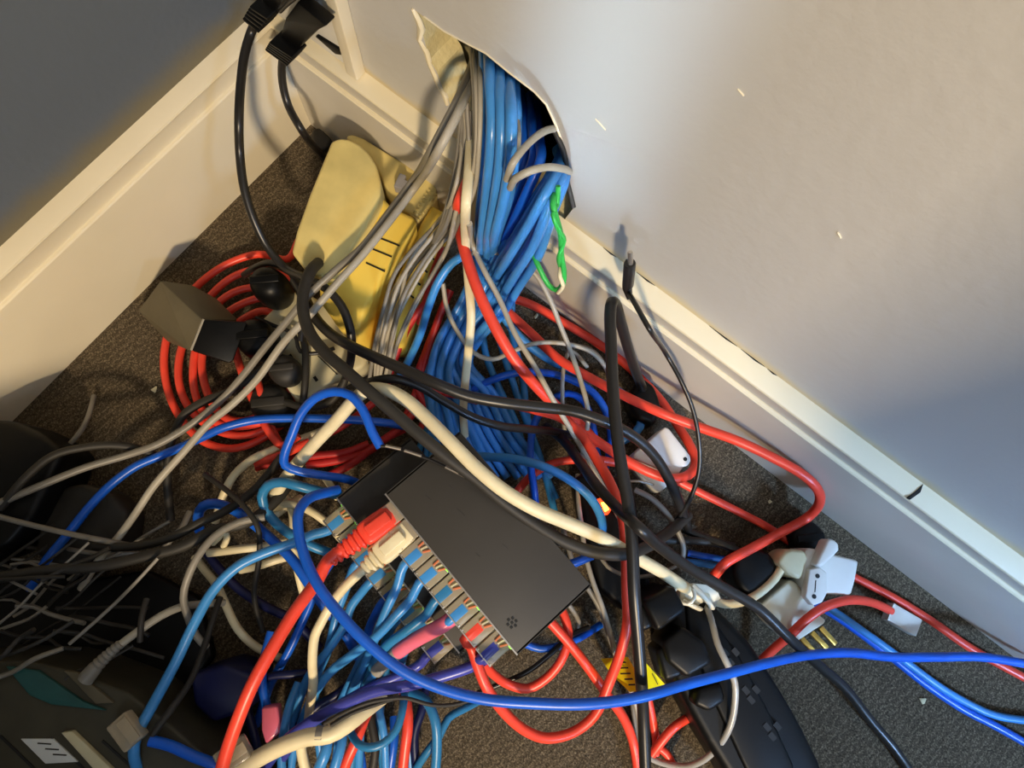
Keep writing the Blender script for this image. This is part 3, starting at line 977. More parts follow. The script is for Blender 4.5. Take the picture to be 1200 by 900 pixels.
lead('thick bright red cable with red boot in the first port of the upper switch', M['red'], 3.3, mA[0], uA, vA,
     [(372, 680, 88), (346, 716, 94), (318, 762, 98), (296, 802, 98), (280, 840, 94), (266, 880, 88), (254, 925, 80)], booted=M['red'], up=.10, side=-.06)
lead('cream lead with ribbed cream boot, second port of the upper switch', M['cream'], 2.6, mA[1], uA, vA,
     [(402, 690, 79), (386, 712, 74), (375, 732, 71), (369, 745, 68), (366, 775, 60), (367, 800, 50), (362, 835, 34), (355, 870, 20)], booted=M['cream'], side=.0, blen=.026)
lead('light blue lead dropping steeply from the third port of the upper switch', M['sky'], 2.5, mA[2], uA, vA,
     [(466, 686, 79), (454, 712, 74), (442, 742, 66), (430, 772, 54), (412, 812, 40), (398, 860, 26), (392, 920, 14)])
lead('shiny blue lead from the fourth port of the upper switch', M['sky'], 2.5, mA[3], uA, vA,
     [(482, 702, 79), (464, 722, 76), (442, 745, 70), (412, 768, 60), (385, 790, 50), (360, 830, 34), (344, 880, 20), (338, 930, 10)])
lead('teal blue lead from the fifth port, just above the pink sleeve', M['teal'], 2.5, mA[4], uA, vA,
     [(500, 720, 79), (478, 738, 76), (456, 754, 68), (440, 775, 56), (430, 800, 46), (418, 850, 30), (410, 920, 14)])
pk = lead('light blue lead wearing a glossy pink sleeve', M['sky'], 2.4, mA[5], uA, vA,
          [(520, 732, 80), (495, 746, 76), (465, 764, 66), (443, 785, 56), (432, 800, 48), (424, 840, 34), (420, 910, 14)])
cable('pink_sleeve', None, M['pink'], 4.0, [(532, 723, 81.5), (520, 732, 80), (503, 741, 78), (480, 754, 71), (466, 764, 66)], parent=pk, n=14)
cable('clear_sleeve', None, M['cleargrey'], 3.7, [(466, 764, 66), (450, 777, 59), (441, 787, 55)], parent=pk, n=12)
lead('long red cable looping from the seventh port down over the carpet and up right', M['red'], 2.9, mA[6], uA, vA,
     [(552, 757, 80), (558, 775, 78), (570, 805, 74), (592, 836, 62), (617, 857, 50), (642, 865, 42), (672, 858, 38), (697, 838, 40), (714, 800, 46), (728, 762, 56), (735, 730, 62),
      (734, 690, 66), (733, 645, 72), (729, 605, 74), (716, 568, 66), (698, 536, 56), (680, 508, 50), (658, 490, 46), (625, 480, 44), (598, 474, 42), (575, 470, 38), (545, 462, 20)])
lead('violet blue cable from the last port, crossing left under the royal blue loop', M['purple'], 2.9, mA[7], uA, vA,
     [(575, 768, 74), (555, 780, 74), (520, 792, 74), (480, 803, 72), (440, 810, 70), (400, 826, 66), (365, 845, 58), (335, 868, 46), (310, 900, 30)])

# ------------------------------------------------------------------ leads in the lower switch
lead('light blue lead arching left from the first port of the lower switch', M['sky'], 2.8, mB[0], uB, vB,
     [(368, 626, 58), (345, 636, 60), (310, 648, 62), (278, 664, 62), (250, 692, 62), (228, 730, 62), (206, 776, 60), (178, 828, 62), (160, 862, 66), (157, 885, 64), (172, 925, 50)])
lead('blue lead with green tinted plug under the red boot of the lower switch', M['blue'], 2.5, mB[1], uB, vB,
     [(393, 652, 50), (376, 678, 38), (360, 716, 28), (340, 760, 22), (318, 800, 16), (300, 850, 10)])
lead('light blue lead slipping under the cream boot', M['sky'], 2.5, mB[2], uB, vB,
     [(412, 672, 52), (404, 694, 46), (394, 722, 40), (385, 760, 34), (370, 800, 28), (372, 850, 18), (380, 920, 10)])
lead('darker blue lead left of the steep light blue one, lower switch', M['sky'], 2.5, mB[3], uB, vB,
     [(424, 694, 52), (412, 710, 48), (405, 730, 44), (386, 760, 40), (362, 792, 34), (348, 830, 26), (336, 890, 16)])
lead('blue lead from the fifth port of the lower switch, half hidden', M['blue'], 2.4, mB[4], uB, vB,
     [(442, 716, 52), (432, 738, 44), (425, 770, 34), (415, 820, 24), (425, 900, 10)])
lead('teal lead from the sixth port of the lower switch', M['teal'], 2.4, mB[5], uB, vB,
     [(458, 738, 51), (450, 758, 44), (452, 790, 34), (445, 840, 22), (450, 910, 10)])
lead('blue lead from the seventh port of the lower switch below the pink sleeve', M['sky'], 2.4, mB[6], uB, vB,
     [(476, 760, 51), (470, 778, 44), (470, 800, 34), (478, 850, 20), (482, 920, 8)])
lead('dark violet lead from the last port of the lower switch', M['purple'], 2.6, mB[7], uB, vB,
     [(494, 777, 53), (480, 786, 53), (465, 793, 54), (430, 808, 54), (395, 828, 50), (355, 856, 42), (330, 890, 28)])

# ------------------------------------------------------------------ royal blue cables
def net(label, mat, r, pts, group=None, name='network_cable', n=10):
    return cable(name, label, M[mat], r, pts, group=group, n=n)
def power(label, mat, r, pts, group=None, n=12):
    return cable('power_cable', label, M[mat], r, pts, group=group, n=n)
def wire(label, mat, r, pts, group=None, n=8):
    return cable('thin_wire', label, M[mat], r, pts, cat='wire', group=group, n=n)

net('long royal blue cable looping over everything and off the right edge', 'blue', 2.7,
    [(396, 574, 66), (380, 578, 74), (362, 584, 84), (350, 600, 92), (350, 624, 96), (358, 655, 100), (374, 688, 104), (400, 722, 106), (432, 755, 106), (470, 785, 104), (515, 806, 102),
     (565, 819, 102), (620, 824, 102), (690, 825, 102), (750, 817, 100), (800, 803, 92), (850, 790, 80), (900, 777, 62), (945, 768, 46), (995, 765, 38), (1045, 770, 30), (1100, 770, 24), (1150, 770, 22), (1210, 779, 20)], n=12)
net('royal blue loop standing up left of the upper switch', 'blue', 2.5,
    [(446, 524, 96), (437, 508, 98), (425, 480, 100), (410, 463, 100), (392, 459, 98), (370, 466, 94), (352, 486, 88), (342, 510, 82), (333, 534, 76), (334, 545, 72), (350, 552, 68), (378, 557, 64), (408, 562, 56), (430, 572, 44)], n=12)
net('teal blue cable making a small tight bend left of the lower switch', 'teal', 2.9,
    [(398, 580, 40), (375, 576, 50), (352, 570, 56), (330, 565, 56), (314, 569, 54), (307, 582, 50), (313, 600, 46), (328, 617, 44), (345, 629, 42), (366, 640, 40), (392, 650, 34)], n=12)
net('dark royal blue cable hooking round at left and running down right under the switch', 'blue', 3.0,
    [(234, 622, 22), (232, 605, 28), (238, 593, 32), (252, 590, 34), (275, 598, 36), (295, 612, 36), (318, 632, 36), (342, 655, 38), (362, 684, 38), (380, 710, 36), (402, 738, 30), (420, 770, 18)], n=12)
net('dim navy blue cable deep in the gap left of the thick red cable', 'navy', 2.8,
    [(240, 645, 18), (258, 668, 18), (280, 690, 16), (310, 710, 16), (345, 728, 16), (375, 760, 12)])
net('blue cable emerging in the shadow at the left edge', 'blue', 2.7,
    [(480, 500, 18), (440, 494, 22), (395, 491, 26), (340, 490, 28), (300, 492, 30), (262, 501, 32), (240, 511, 30), (212, 524, 28), (188, 534, 28), (160, 546, 30), (130, 568, 30), (104, 595, 32), (78, 628, 32), (55, 656, 32), (35, 690, 24)])
net('glossy blue cable arching behind the upper switch under the cream cable', 'sky', 2.7,
    [(540, 530, 34), (565, 535, 46), (598, 537, 54), (632, 545, 58), (662, 559, 58), (686, 577, 54), (700, 596, 46), (706, 616, 34), (702, 640, 20)], n=12)
net('upright blue cable crossing under the glossy blue arch', 'blue', 2.4,
    [(632, 485, 22), (626, 497, 26), (622, 520, 28), (622, 545, 28), (626, 575, 26), (628, 605, 16), (622, 640, 8)])
net('dark blue arc on the carpet right of the cream strip', 'blue', 2.5,
    [(540, 470, 8), (552, 458, 12), (575, 446, 16), (605, 437, 18), (640, 437, 18), (672, 446, 18), (698, 463, 18), (712, 488, 16), (716, 520, 10), (706, 560, 6)])
net('second smaller dark blue arc inside the first one', 'blue', 2.4,
    [(640, 480, 8), (650, 466, 10), (666, 461, 12), (682, 468, 12), (692, 488, 12), (698, 520, 10), (704, 560, 6)])
net('light blue cable running right to a short loop by the tall black cable', 'sky', 3.0,
    [(560, 300, 74), (568, 325, 56), (585, 362, 34), (603, 388, 22), (628, 411, 16), (660, 430, 14), (700, 447, 14), (730, 462, 14), (750, 482, 14), (750, 500, 14), (738, 512, 12), (722, 520, 8)])
net('short blue piece sticking out behind the upper switch corner', 'blue', 2.6, [(655, 664, 42), (672, 660, 44), (694, 651, 44)])
net('blue cable with black sheath tucked behind the switch at lower centre', 'blue', 2.3,
    [(610, 752, 24), (632, 760, 24), (655, 757, 22), (678, 748, 18), (704, 732, 10)])
net('pair member, deeper blue cable crossing the right carpet under the royal blue one', 'blue', 2.5,
    [(952, 706, 3), (975, 719, 5), (1008, 742, 6), (1042, 768, 6), (1085, 802, 4), (1130, 832, 3), (1165, 850, 3), (1215, 878, 3)])
net('pair member, blue cable lying just above its twin and leaving right higher', 'sky', 2.4,
    [(965, 708, 9), (992, 726, 10), (1026, 750, 11), (1062, 776, 9), (1100, 804, 7), (1130, 822, 4), (1165, 838, 3), (1215, 846, 3)])
net('short blue ends beside the black transformer', 'blue', 2.2, [(806, 648, 8), (826, 652, 9), (850, 656, 8), (868, 660, 6)])
net('second short blue end beside the black transformer', 'sky', 2.2, [(804, 658, 4), (826, 661, 4), (852, 665, 4)])
net('blue cable running along the bottom left corner over the metal case', 'blue', 2.8,
    [(176, 868, 66), (200, 874, 66), (226, 886, 66), (262, 900, 64), (300, 925, 50)])
net('blue lead hanging into the top of the loose pink tag', 'blue', 2.6, [(318, 740, 30), (310, 770, 32), (307, 800, 32), (313, 830, 30)])
net('faint blue cable crossing behind the thick red cable', 'navy', 2.3, [(290, 812, 22), (312, 794, 26), (345, 790, 26), (380, 786, 22)])

# ------------------------------------------------------------------ blue bundle out of the wall
NL = 7
ORD = ['leftmost', 'second from the left', 'third from the left', 'fourth from the left', 'fifth from the left', 'sixth from the left', 'seventh from the left', 'eighth from the left']
for i in range(NL):
    f = i / (NL - 1)
    jit = random.uniform(-1, 1)
    y_in = 10 - 7 * (i % 2)
    o = net(ORD[i] + ' of the fat blue cables standing upright in the wall hole', 'bund', 2.75,
        [(566 + 38 * f, 40 + 40 * f, 'y', 40), (568 + 35 * f, 85 + 22 * f, 'y', 14 - 8 * (i % 2)), (571 + 34 * f, 140, 'y', -2 - 8 * (i % 2)), (569 + 34 * f + jit, 185, 'y', -10 - 9 * (i % 2)),
         (564 + 32 * f, 232, 'y', -16 - 9 * (i % 2)), (561 + 22 * f + jit, 275, 'y', -22 - 9 * (i % 2)), (556 + 20 * f, 315, 60 - 6 * (i % 3)), (540 + 20 * f, 355, 44 - 5 * (i % 3)),
         (514 + 24 * f, 400, 30 - 4 * (i % 3)), (504 + 22 * f, 440, 22 - 4 * (i % 3)), (506 + 40 * f, 490, 14 - 2 * (i % 3)), (500 + 70 * f, 540, 6)], group='upright blue bundle from the wall hole')
NR = 8
for i in range(NR):
    f = i / (NR - 1)
    lay = i % 3
    net(ORD[i].replace('left', 'top') .replace('topmost', 'topmost') + ' of the blue cables fanning from the right corner of the hole', 'bund', 2.6,
        [(662 - 10 * f, 168 + 8 * f, 'y', 40), (650 + 12 * f, 196 + 14 * f, 'y', 8 - 4 * lay), (634 + 14 * f, 222 + 26 * f, 'y', -6 - 5 * lay), (610 + 22 * f, 256 + 42 * f, 'y', -14 - 5 * lay),
         (588 + 20 * f, 292 + 45 * f, 'y', -22 - 5 * lay), (558 + 28 * f, 336 + 36 * f, 46 - 5 * lay), (532 + 30 * f, 372 + 26 * f, 32 - 4 * lay),
         (514 + 32 * f + 4 * lay, 416 + 10 * f, 22 - 3 * lay), (516 + 62 * f, 460, 14 - 2 * lay), (530 + 76 * f, 510, 9), (556 + 90 * f, 560, 5)], group='blue fan from the right of the wall hole')
for i, (x, yy) in enumerate(((612, 118), (622, 122), (630, 132), (616, 128))):
    net(ORD[i] + ' of the shadowed blue cables at the back of the hole', 'blue', 2.6,
        [(x - 2, yy - 10, 'y', 60), (x + 2, yy + 30, 'y', 24 - 3 * (i % 3)), (x + 3, 185 + 2 * i, 'y', 10 - 4 * (i % 3)), (x - 12, 220 + 2 * i, 'y', -2 - 4 * (i % 3)),
         (x - 32, 262 + 3 * i, 'y', -12 - 3 * (i % 3)), (x - 52, 305 + 3 * i, 'y', -22), (x - 66, 350, 34), (x - 84, 400, 18)], group='blue cables at the back of the wall hole')
net('blue cable leaving the bundle low and curving down left beside the red one', 'sky', 2.6,
    [(562, 288, 72), (550, 296, 76), (530, 308, 76), (514, 330, 70), (502, 360, 58), (493, 390, 44), (481, 418, 30), (466, 445, 16)])
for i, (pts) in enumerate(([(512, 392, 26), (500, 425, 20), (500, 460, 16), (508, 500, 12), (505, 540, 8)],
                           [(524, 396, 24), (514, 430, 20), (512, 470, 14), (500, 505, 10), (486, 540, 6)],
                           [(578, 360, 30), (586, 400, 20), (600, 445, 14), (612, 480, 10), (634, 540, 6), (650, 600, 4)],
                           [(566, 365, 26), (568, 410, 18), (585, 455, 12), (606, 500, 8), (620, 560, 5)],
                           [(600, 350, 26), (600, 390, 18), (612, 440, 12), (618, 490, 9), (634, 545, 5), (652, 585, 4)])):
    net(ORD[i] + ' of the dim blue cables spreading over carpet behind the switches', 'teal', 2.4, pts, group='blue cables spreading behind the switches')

# ------------------------------------------------------------------ grey cables and wires
net('grey cable slanting from the wall hole over the yellowed adaptor to the far left edge', 'grey', 2.2,
    [(556, 66, 'y', 40), (545, 98, 'y', 8), (530, 130, 'y', -14), (508, 172, 'y', -30), (482, 214, 88), (452, 254, 88), (424, 290, 86), (392, 318, 84), (362, 346, 78), (335, 378, 68), (310, 408, 58), (288, 436, 50), (262, 466, 42), (226, 496, 38),
     (186, 520, 38), (150, 533, 38), (100, 548, 42), (50, 568, 46), (-20, 598, 48)], name='coaxial_cable', n=12)
net('pale grey cable beside it, running down left and ending near the dark box', 'lgrey', 2.2,
    [(563, 70, 'y', 40), (549, 104, 'y', 6), (536, 134, 'y', -16), (515, 174, 'y', -32), (486, 220, 92), (456, 260, 92), (424, 300, 90), (395, 332, 86), (362, 370, 78), (332, 402, 68), (300, 446, 56), (272, 474, 50), (245, 496, 46), (215, 530, 44), (180, 570, 42), (160, 600, 40),
     (140, 628, 40), (116, 656, 38), (95, 690, 30)], name='coaxial_cable', n=12)
net('dusty grey cable joining the grey pair at the left from below the black plugs', 'dull', 2.6,
    [(335, 400, 34), (318, 424, 40), (300, 438, 44), (270, 458, 40), (236, 472, 34), (214, 488, 30), (200, 520, 26), (196, 560, 20), (200, 610, 12)], n=12)
for i in range(4):
    wire(ORD[i] + ' of the thin pale wires hanging in the wall hole', 'lgrey', 1.25,
         [(551 + 3.2 * i, 50 + 4 * i, 'y', 34), (555 + 2.6 * i, 96, 'y', 8 - 3 * (i % 2)), (557 + 1.9 * i, 140, 'y', -6 - 3 * (i % 2)), (556 + 1.6 * i, 180, 'y', -14 - 4 * (i % 2)), (549 + 2.8 * i, 215, 'y', -20 - 3 * (i % 2)),
          (541 + 2 * i, 245, 'y', -28), (530 - 3 * i, 270, 76 - 3 * i), (505 - 6 * i, 302, 70 - 4 * i), (485 - 7 * i, 335, 62 - 3 * i), (466 - 5 * i, 372, 54), (450 - 3 * i, 420, 40), (440, 470, 20)], group='pale grey wires from the left of the wall hole')
FAN = [((541, 130, 'y', 2), (545, 175, 'y', -8), (534, 228, 'y', -26), (512, 262, 80), (484, 292, 78), (462, 322, 74), (450, 360, 66), (440, 400, 52), (432, 450, 28)),
       ((544, 120, 'y', 4), (547, 180, 'y', -10), (536, 234, 'y', -28), (514, 268, 82), (488, 300, 76), (468, 332, 70), (456, 368, 62), (446, 410, 48), (440, 460, 24)),
       ((547, 120, 'y', 2), (549, 185, 'y', -12), (538, 240, 'y', -28), (518, 276, 80), (494, 310, 72), (474, 345, 66), (462, 385, 56), (452, 430, 38)),
       ((538, 138, 'y', 4), (541, 180, 'y', -12), (530, 232, 'y', -30), (505, 270, 76), (480, 306, 70), (470, 350, 62), (460, 400, 50), (450, 450, 28)),
       ((550, 130, 'y', 2), (549, 195, 'y', -14), (540, 248, 'y', -30), (524, 290, 78), (505, 325, 68), (484, 360, 60), (468, 396, 52), (456, 440, 32)),
       ((546, 140, 'y', 0), (545, 200, 'y', -16), (534, 250, 'y', -34), (520, 300, 74), (496, 340, 64), (480, 372, 56), (462, 412, 44), (448, 460, 20))]
for i, pts in enumerate(FAN):
    wire(ORD[i] + ' of the thin grey wires fanned over the slimmer yellowed adaptor', 'lgrey' if i % 2 else 'grey', 1.3, list(pts), group='grey wires fanned over the yellowed adaptor')
for i, (x, yy) in enumerate(((536, 120), (539, 126), (533, 132))):
    wire(ORD[i] + ' of the dusty grey wires at the far left of the hole', 'grey', 1.5,
         [(552, 70, 'y', 50), (546, 100, 'y', 20), (541 + 2 * i, 130 + 2 * i, 'y', 2), (538 + 3 * i, 170, 'y', -8), (532 + 3 * i, 210, 'y', -20), (522 + 3 * i, 250, 'y', -34), (506, 290, 66)], group='dusty wires at the left of the wall hole')
wire('single grey wire arching right from the bundle then dropping to the carpet', 'lgrey', 1.6,
     [(548, 300, 84), (562, 294, 88), (582, 296, 88), (605, 302, 86), (628, 322, 80), (645, 352, 70), (656, 380, 60), (668, 410, 52), (680, 445, 50), (689, 482, 46), (686, 515, 34), (680, 545, 20)])
wire('grey wire crossing the fat red cable and reaching down to the neon switch', 'lgrey', 1.7,
     [(550, 262, 'y', -36), (555, 290, 88), (568, 318, 88), (585, 350, 82), (604, 392, 78), (628, 432, 72), (650, 472, 62), (668, 502, 50), (690, 540, 42), (712, 580, 34), (728, 612, 22)])
wire('grey wire making a shallow sag between cream strip and red cable', 'lgrey', 1.5,
     [(519, 332, 66), (524, 362, 56), (537, 390, 48), (556, 414, 44), (578, 421, 42), (602, 411, 42), (630, 402, 40), (664, 403, 36), (692, 412, 32), (708, 428, 28), (716, 450, 20), (722, 480, 10)])
wire('short grey wire loop standing right of the sagging one', 'lgrey', 1.5,
     [(688, 430, 10), (676, 416, 18), (668, 412, 22), (661, 428, 24), (659, 460, 22), (660, 490, 16), (664, 520, 8)])
wire('fine grey wire curving on the carpet by the foot of the black loop', 'grey', 1.3,
     [(672, 404, 8), (690, 408, 6), (704, 420, 4), (714, 440, 3), (722, 470, 2)])
wire('upper pale wire curling over the hole edge at right', 'lgrey', 1.7,
     [(660, 150, 'y', 24), (640, 153, 'y', 2), (626, 162, 'y', -10), (612, 176, 'y', -20), (601, 191, 'y', -28), (594, 210, 'y', -28)])
wire('lower pale wire bowed across the blue fan in the wall hole', 'lgrey', 1.7,
     [(670, 204, 'y', 20), (660, 198, 'y', -6), (640, 196, 'y', -18), (622, 200, 'y', -26), (606, 208, 'y', -30), (598, 220, 'y', -28)])
wire('stub of pale wire between the two blue bundles', 'lgrey', 1.4, [(604, 134, 'y', 0), (607, 150, 'y', -6), (607, 168, 'y', -12), (604, 185, 'y', -18)])
wire('grey wire running down from behind the upper switch to the yellow label', 'lgrey', 1.6,
     [(677, 556, 20), (678, 590, 24), (682, 620, 26), (686, 650, 28), (695, 682, 30), (706, 712, 32), (716, 745, 30), (722, 770, 26), (736, 800, 12), (748, 840, 5), (752, 900, 3)])
wire('second grey wire next to it, bending under the red cable', 'grey', 1.6,
     [(660, 620, 24), (667, 645, 26), (676, 672, 28), (692, 694, 28), (706, 720, 24), (716, 752, 16), (735, 790, 6), (744, 850, 4), (746, 905, 4)])
wire('clear jacketed wire hanging from the taped joint over the power strip', 'cleargrey', 1.9,
     [(826, 706, 36), (834, 728, 52), (841, 755, 56), (852, 778, 58), (861, 800, 54), (861, 826, 50), (856, 850, 46), (844, 872, 40), (822, 892, 26), (800, 898, 12), (775, 894, 5), (755, 885, 3)])
wire('thin light wire bowed on the dark strip left of the taped joint', 'grey', 1.2,
     [(702, 650, 34), (712, 664, 36), (728, 673, 36), (750, 676, 36), (775, 671, 34), (800, 660, 26)])
wire('grey cable curving down right of the white box', 'grey', 1.8,
     [(744, 574, 30), (762, 583, 32), (780, 600, 32), (794, 622, 30), (801, 642, 26), (796, 668, 18)])
wire('thin white wire beside the white plastic piece', 'lgrey', .8, [(736, 564, 22), (750, 564, 22), (766, 568, 19)])
wire('silver pigtail behind the right corner of the upper switch', 'grey', 1.5, [(652, 696, 40), (662, 704, 38), (672, 716, 34), (678, 728, 28), (676, 738, 20)])
tw = wire('thin black wire with worn silver patches on the upper switch lid', 'black', .8,
     [(446, 523, 98), (462, 524, 98), (480, 531, 99), (500, 537, 99), (520, 546, 99), (540, 556, 100), (560, 566, 100), (585, 584, 100)])
for pa in (((452, 522.5, 98.6), (470, 526.5, 98.8)), ((474, 528, 99), (494, 534.5, 99.2)), ((522, 547, 99.4), (560, 566, 100.2)), ((560, 566, 100.2), (578, 578, 100.3))):
    cable('worn_patch', None, M['steel'], .95, list(pa), parent=tw, n=8)

# ------------------------------------------------------------------ green pair
g = wire('twisted green wire dangling from the hole over the right skirting', 'green', 1.5,
     [(650, 222, 'y', -8), (648, 240, 'y', -18), (652, 256, 'y', -20), (657, 275, 'y', -20), (658, 300, 'y', -20), (661, 318, 'y', -22), (660, 332, 'y', -24), (652, 340, 'y', -26), (643, 334, 'y', -26), (633, 316, 'y', -24), (625, 298, 'y', -20), (622, 285, 'y', -14)])
cable('twisted_mate', None, M['green'], 1.2, [(654, 218, 'y', -10), (653, 240, 'y', -14), (648, 252, 'y', -22), (654, 268, 'y', -23), (661, 282, 'y', -19), (655, 300, 'y', -23), (657, 314, 'y', -19)], parent=g, n=8)
cable('bare_ends', None, M['cream'], 1.2, [(657, 314, 'y', -21), (656, 324, 'y', -25), (660, 334, 'y', -26), (654, 343, 'y', -27)], parent=g, n=8)

# ------------------------------------------------------------------ cream cables
net('thick cream cable sweeping from left centre over the upper switch to the taped joint', 'cream', 3.6,
    [(322, 580, 40), (338, 556, 52), (365, 524, 70), (395, 492, 86), (414, 470, 94), (430, 457, 98), (452, 457, 101), (475, 468, 103), (500, 490, 105), (530, 520, 107), (560, 550, 108), (592, 576, 107), (628, 597, 104), (668, 614, 98), (705, 630, 88), (740, 650, 70), (775, 670, 54), (805, 690, 42)], name='flat_cable', n=14)
cable('flat_strip', 'cream flat cable hanging straight down from the wall hole, cut off at the bottom', M['cream'], 2.6,
      [(556, 80, 'y', 40), (555, 120, 'y', 16), (552, 160, 'y', -4), (549, 205, 'y', -24), (546, 240, 'y', -36), (546, 290, 92), (549, 330, 86), (552, 370, 78), (549, 410, 64), (545, 450, 42), (543, 485, 24), (545, 515, 8)], flat=.55, n=12, cat='cable')
net('cream lead between taped joint and the white plug on its side', 'cream', 2.6,
    [(836, 704, 30), (850, 708, 28), (868, 706, 26), (882, 700, 24), (896, 690, 24), (908, 678, 24), (918, 662, 22), (928, 652, 20)], name='power_cable', n=12)
net('dusty cream cable curving in the gap at left', 'cream', 2.6,
    [(395, 498, 16), (360, 512, 18), (340, 519, 20), (318, 528, 22), (296, 538, 24), (275, 556, 24), (262, 580, 20), (252, 612, 12)], n=10)
net('cream cable snaking down beside the dark blue one in shadow', 'cream', 2.5,
    [(228, 652, 14), (240, 668, 16), (254, 686, 18), (266, 712, 20), (278, 736, 20), (300, 758, 16), (330, 772, 10)], n=10)
net('beige cable lying horizontally in the gap below the teal bend', 'cream', 2.5, [(244, 648, 26), (262, 646, 28), (285, 643, 28), (310, 640, 26), (335, 634, 20)])
net('beige cable piece under the light blue arch', 'cream', 2.4, [(282, 668, 20), (300, 664, 24), (325, 656, 24), (350, 650, 18)])
net('beige cable dropping under the teal bend to the red cable', 'cream', 2.3, [(330, 575, 22), (342, 600, 28), (344, 630, 28), (347, 660, 24), (356, 700, 14)])
net('dusty beige cable running right from the teal bend to the lower switch', 'cream', 2.5, [(320, 596, 24), (338, 590, 30), (362, 598, 32), (382, 612, 28), (400, 632, 16)])
net('short beige hook just above the lower switch corner', 'cream', 2.2, [(378, 556, 36), (388, 570, 38), (396, 584, 34)])
pc = net('pale cable end lying on top of the metal case, its boot pointing down left', 'lgrey', 2.2,
    [(262, 706, 22), (236, 708, 36), (210, 712, 52), (188, 722, 58), (170, 734, 60), (152, 747, 62), (135, 760, 64)], n=10)
bm = bmesh.new()
bt = catmull([P(142, 754, 64), P(128, 766, 64), P(112, 782, 64), P(100, 796, 63)], .0012)
add_tube(bm, bt, .004, 12, 1, [(.0026 + .0018 * i / len(bt)) * (1 if i % 2 or i > len(bt) * .6 else .8) for i in range(len(bt))])
finish('boot', bm, M['grey'], pc)
br = net('fat cream cable along the bottom with a grey tape mark', 'cream', 4.4,
    [(262, 915, 60), (292, 895, 66), (325, 877, 70), (360, 864, 72), (385, 861, 72), (405, 850, 70), (425, 834, 66), (446, 818, 50)], n=14)
cable('tape_band', None, M['grey'], 4.6, [(371, 861.5, 72), (379, 861.5, 72)], parent=br, n=14)
net('short cream cable hanging down from the fat cream one', 'cream', 2.8, [(352, 868, 56), (354, 885, 50), (362, 915, 44)])
wire('thin dark wire lying along the fat cream cable', 'dull', 1.0, [(380, 848, 80), (405, 834, 84), (430, 824, 84), (455, 819, 82), (475, 818, 80), (505, 826, 76), (530, 826, 72), (560, 818, 70)])
wire('second thin dark wire along the fat cream cable', 'dull', 1.0, [(388, 850, 78), (412, 836, 80), (440, 826, 80), (470, 816, 76)])
wire('small bunched cream wire ends in the gap left of the switches', 'cream', 2.0, [(250, 636, 30), (256, 630, 36), (262, 622, 38), (266, 630, 34), (262, 640, 28)])
net('pale cable fragment between the teal bend and thick cable', 'cream', 2.8, [(318, 606, 20), (332, 596, 20), (346, 588, 18), (352, 584, 14)])

# ------------------------------------------------------------------ red cables
net('red cable lying along the right skirting and curling round the white box', 'red', 3.1,
    [(560, 352, 8), (590, 348, 6), (620, 356, 5), (660, 378, 5), (700, 402, 5), (730, 424, 5), (755, 448, 5), (775, 470, 8), (795, 500, 14), (810, 525, 22), (815, 543, 26), (806, 557, 34), (788, 561, 38), (765, 555, 40), (735, 540, 40), (700, 517, 38), (672, 497, 36), (650, 480, 32)], n=12)
net('red cable passing the black loop to a sharp bend at the right skirting', 'red', 3.1,
    [(545, 335, 30), (585, 358, 26), (622, 390, 26), (655, 421, 28), (690, 442, 32), (730, 463, 40), (775, 484, 46), (815, 499, 46), (865, 517, 'y', -14), (905, 536, 'y', -9), (936, 553, 'y', -6), (955, 569, 'y', -5), (961, 587, 'y', -6), (948, 605, 14), (915, 624, 16), (880, 643, 24), (850, 660, 26), (836, 676, 20)], n=12)
net('thick orange red cable dropping from beside the cream strip', 'red', 3.3,
    [(556, 196, 'y', -6), (548, 214, 'y', -20), (539, 236, 'y', -30), (538, 256, 84), (541, 280, 90), (550, 312, 92), (562, 345, 90), (580, 383, 86), (602, 420, 78), (626, 450, 66), (652, 476, 52), (680, 498, 34), (700, 520, 24)], n=12)
net('red cable crossing the carpet right of the white box to the skirting side', 'red', 2.7,
    [(700, 538, 20), (748, 548, 14), (785, 560, 10), (822, 578, 8), (862, 598, 6), (900, 618, 4), (930, 638, 3), (970, 660, 3), (1008, 680, 3), (1050, 702, 3), (1092, 728, 3), (1135, 758, 3), (1215, 802, 3)], n=12)
rc = net('red cable end with a clear plug lying over the cream plug', 'red', 2.8,
    [(880, 786, 6), (905, 762, 14), (925, 745, 22), (945, 726, 28), (965, 712, 30), (990, 704, 28), (1012, 704, 20), (1030, 709, 14), (1044, 716, 10)], n=12)
d = (P(1062, 727, 7) - P(1038, 713, 9)).normalized()
rj45(rc, P(1064, 730, 6), (ZUP.cross(d)).normalized(), -d, M['red'], out=.016, wires=False, body='frosted')
net('red arc half hidden behind the glossy blue arch', 'red', 2.6, [(590, 600, 6), (606, 576, 14), (622, 558, 18), (645, 544, 20), (672, 539, 20), (705, 541, 18), (740, 545, 12)])
rk = net('red cable falling from behind the upper switch to the bottom edge', 'red', 2.9,
    [(640, 724, 48), (655, 740, 46), (672, 760, 42), (692, 786, 36), (712, 815, 30), (730, 840, 20), (742, 870, 10), (750, 920, 6)], n=12)
net('red arc below the upper switch right corner', 'red', 2.7,
    [(657, 712, 40), (664, 730, 40), (666, 750, 38), (657, 775, 36), (640, 795, 32), (618, 807, 30), (596, 802, 32), (578, 790, 40), (566, 776, 50)], n=12)
net('upright red cable piece just below the yellow label', 'red', 2.6, [(758, 812, 12), (762, 830, 10), (766, 850, 8), (769, 868, 6), (768, 884, 4)])
net('red cable at bottom centre slanting up right to the black strip', 'red', 2.7, [(764, 884, 10), (776, 868, 14), (790, 852, 16), (812, 838, 14)])
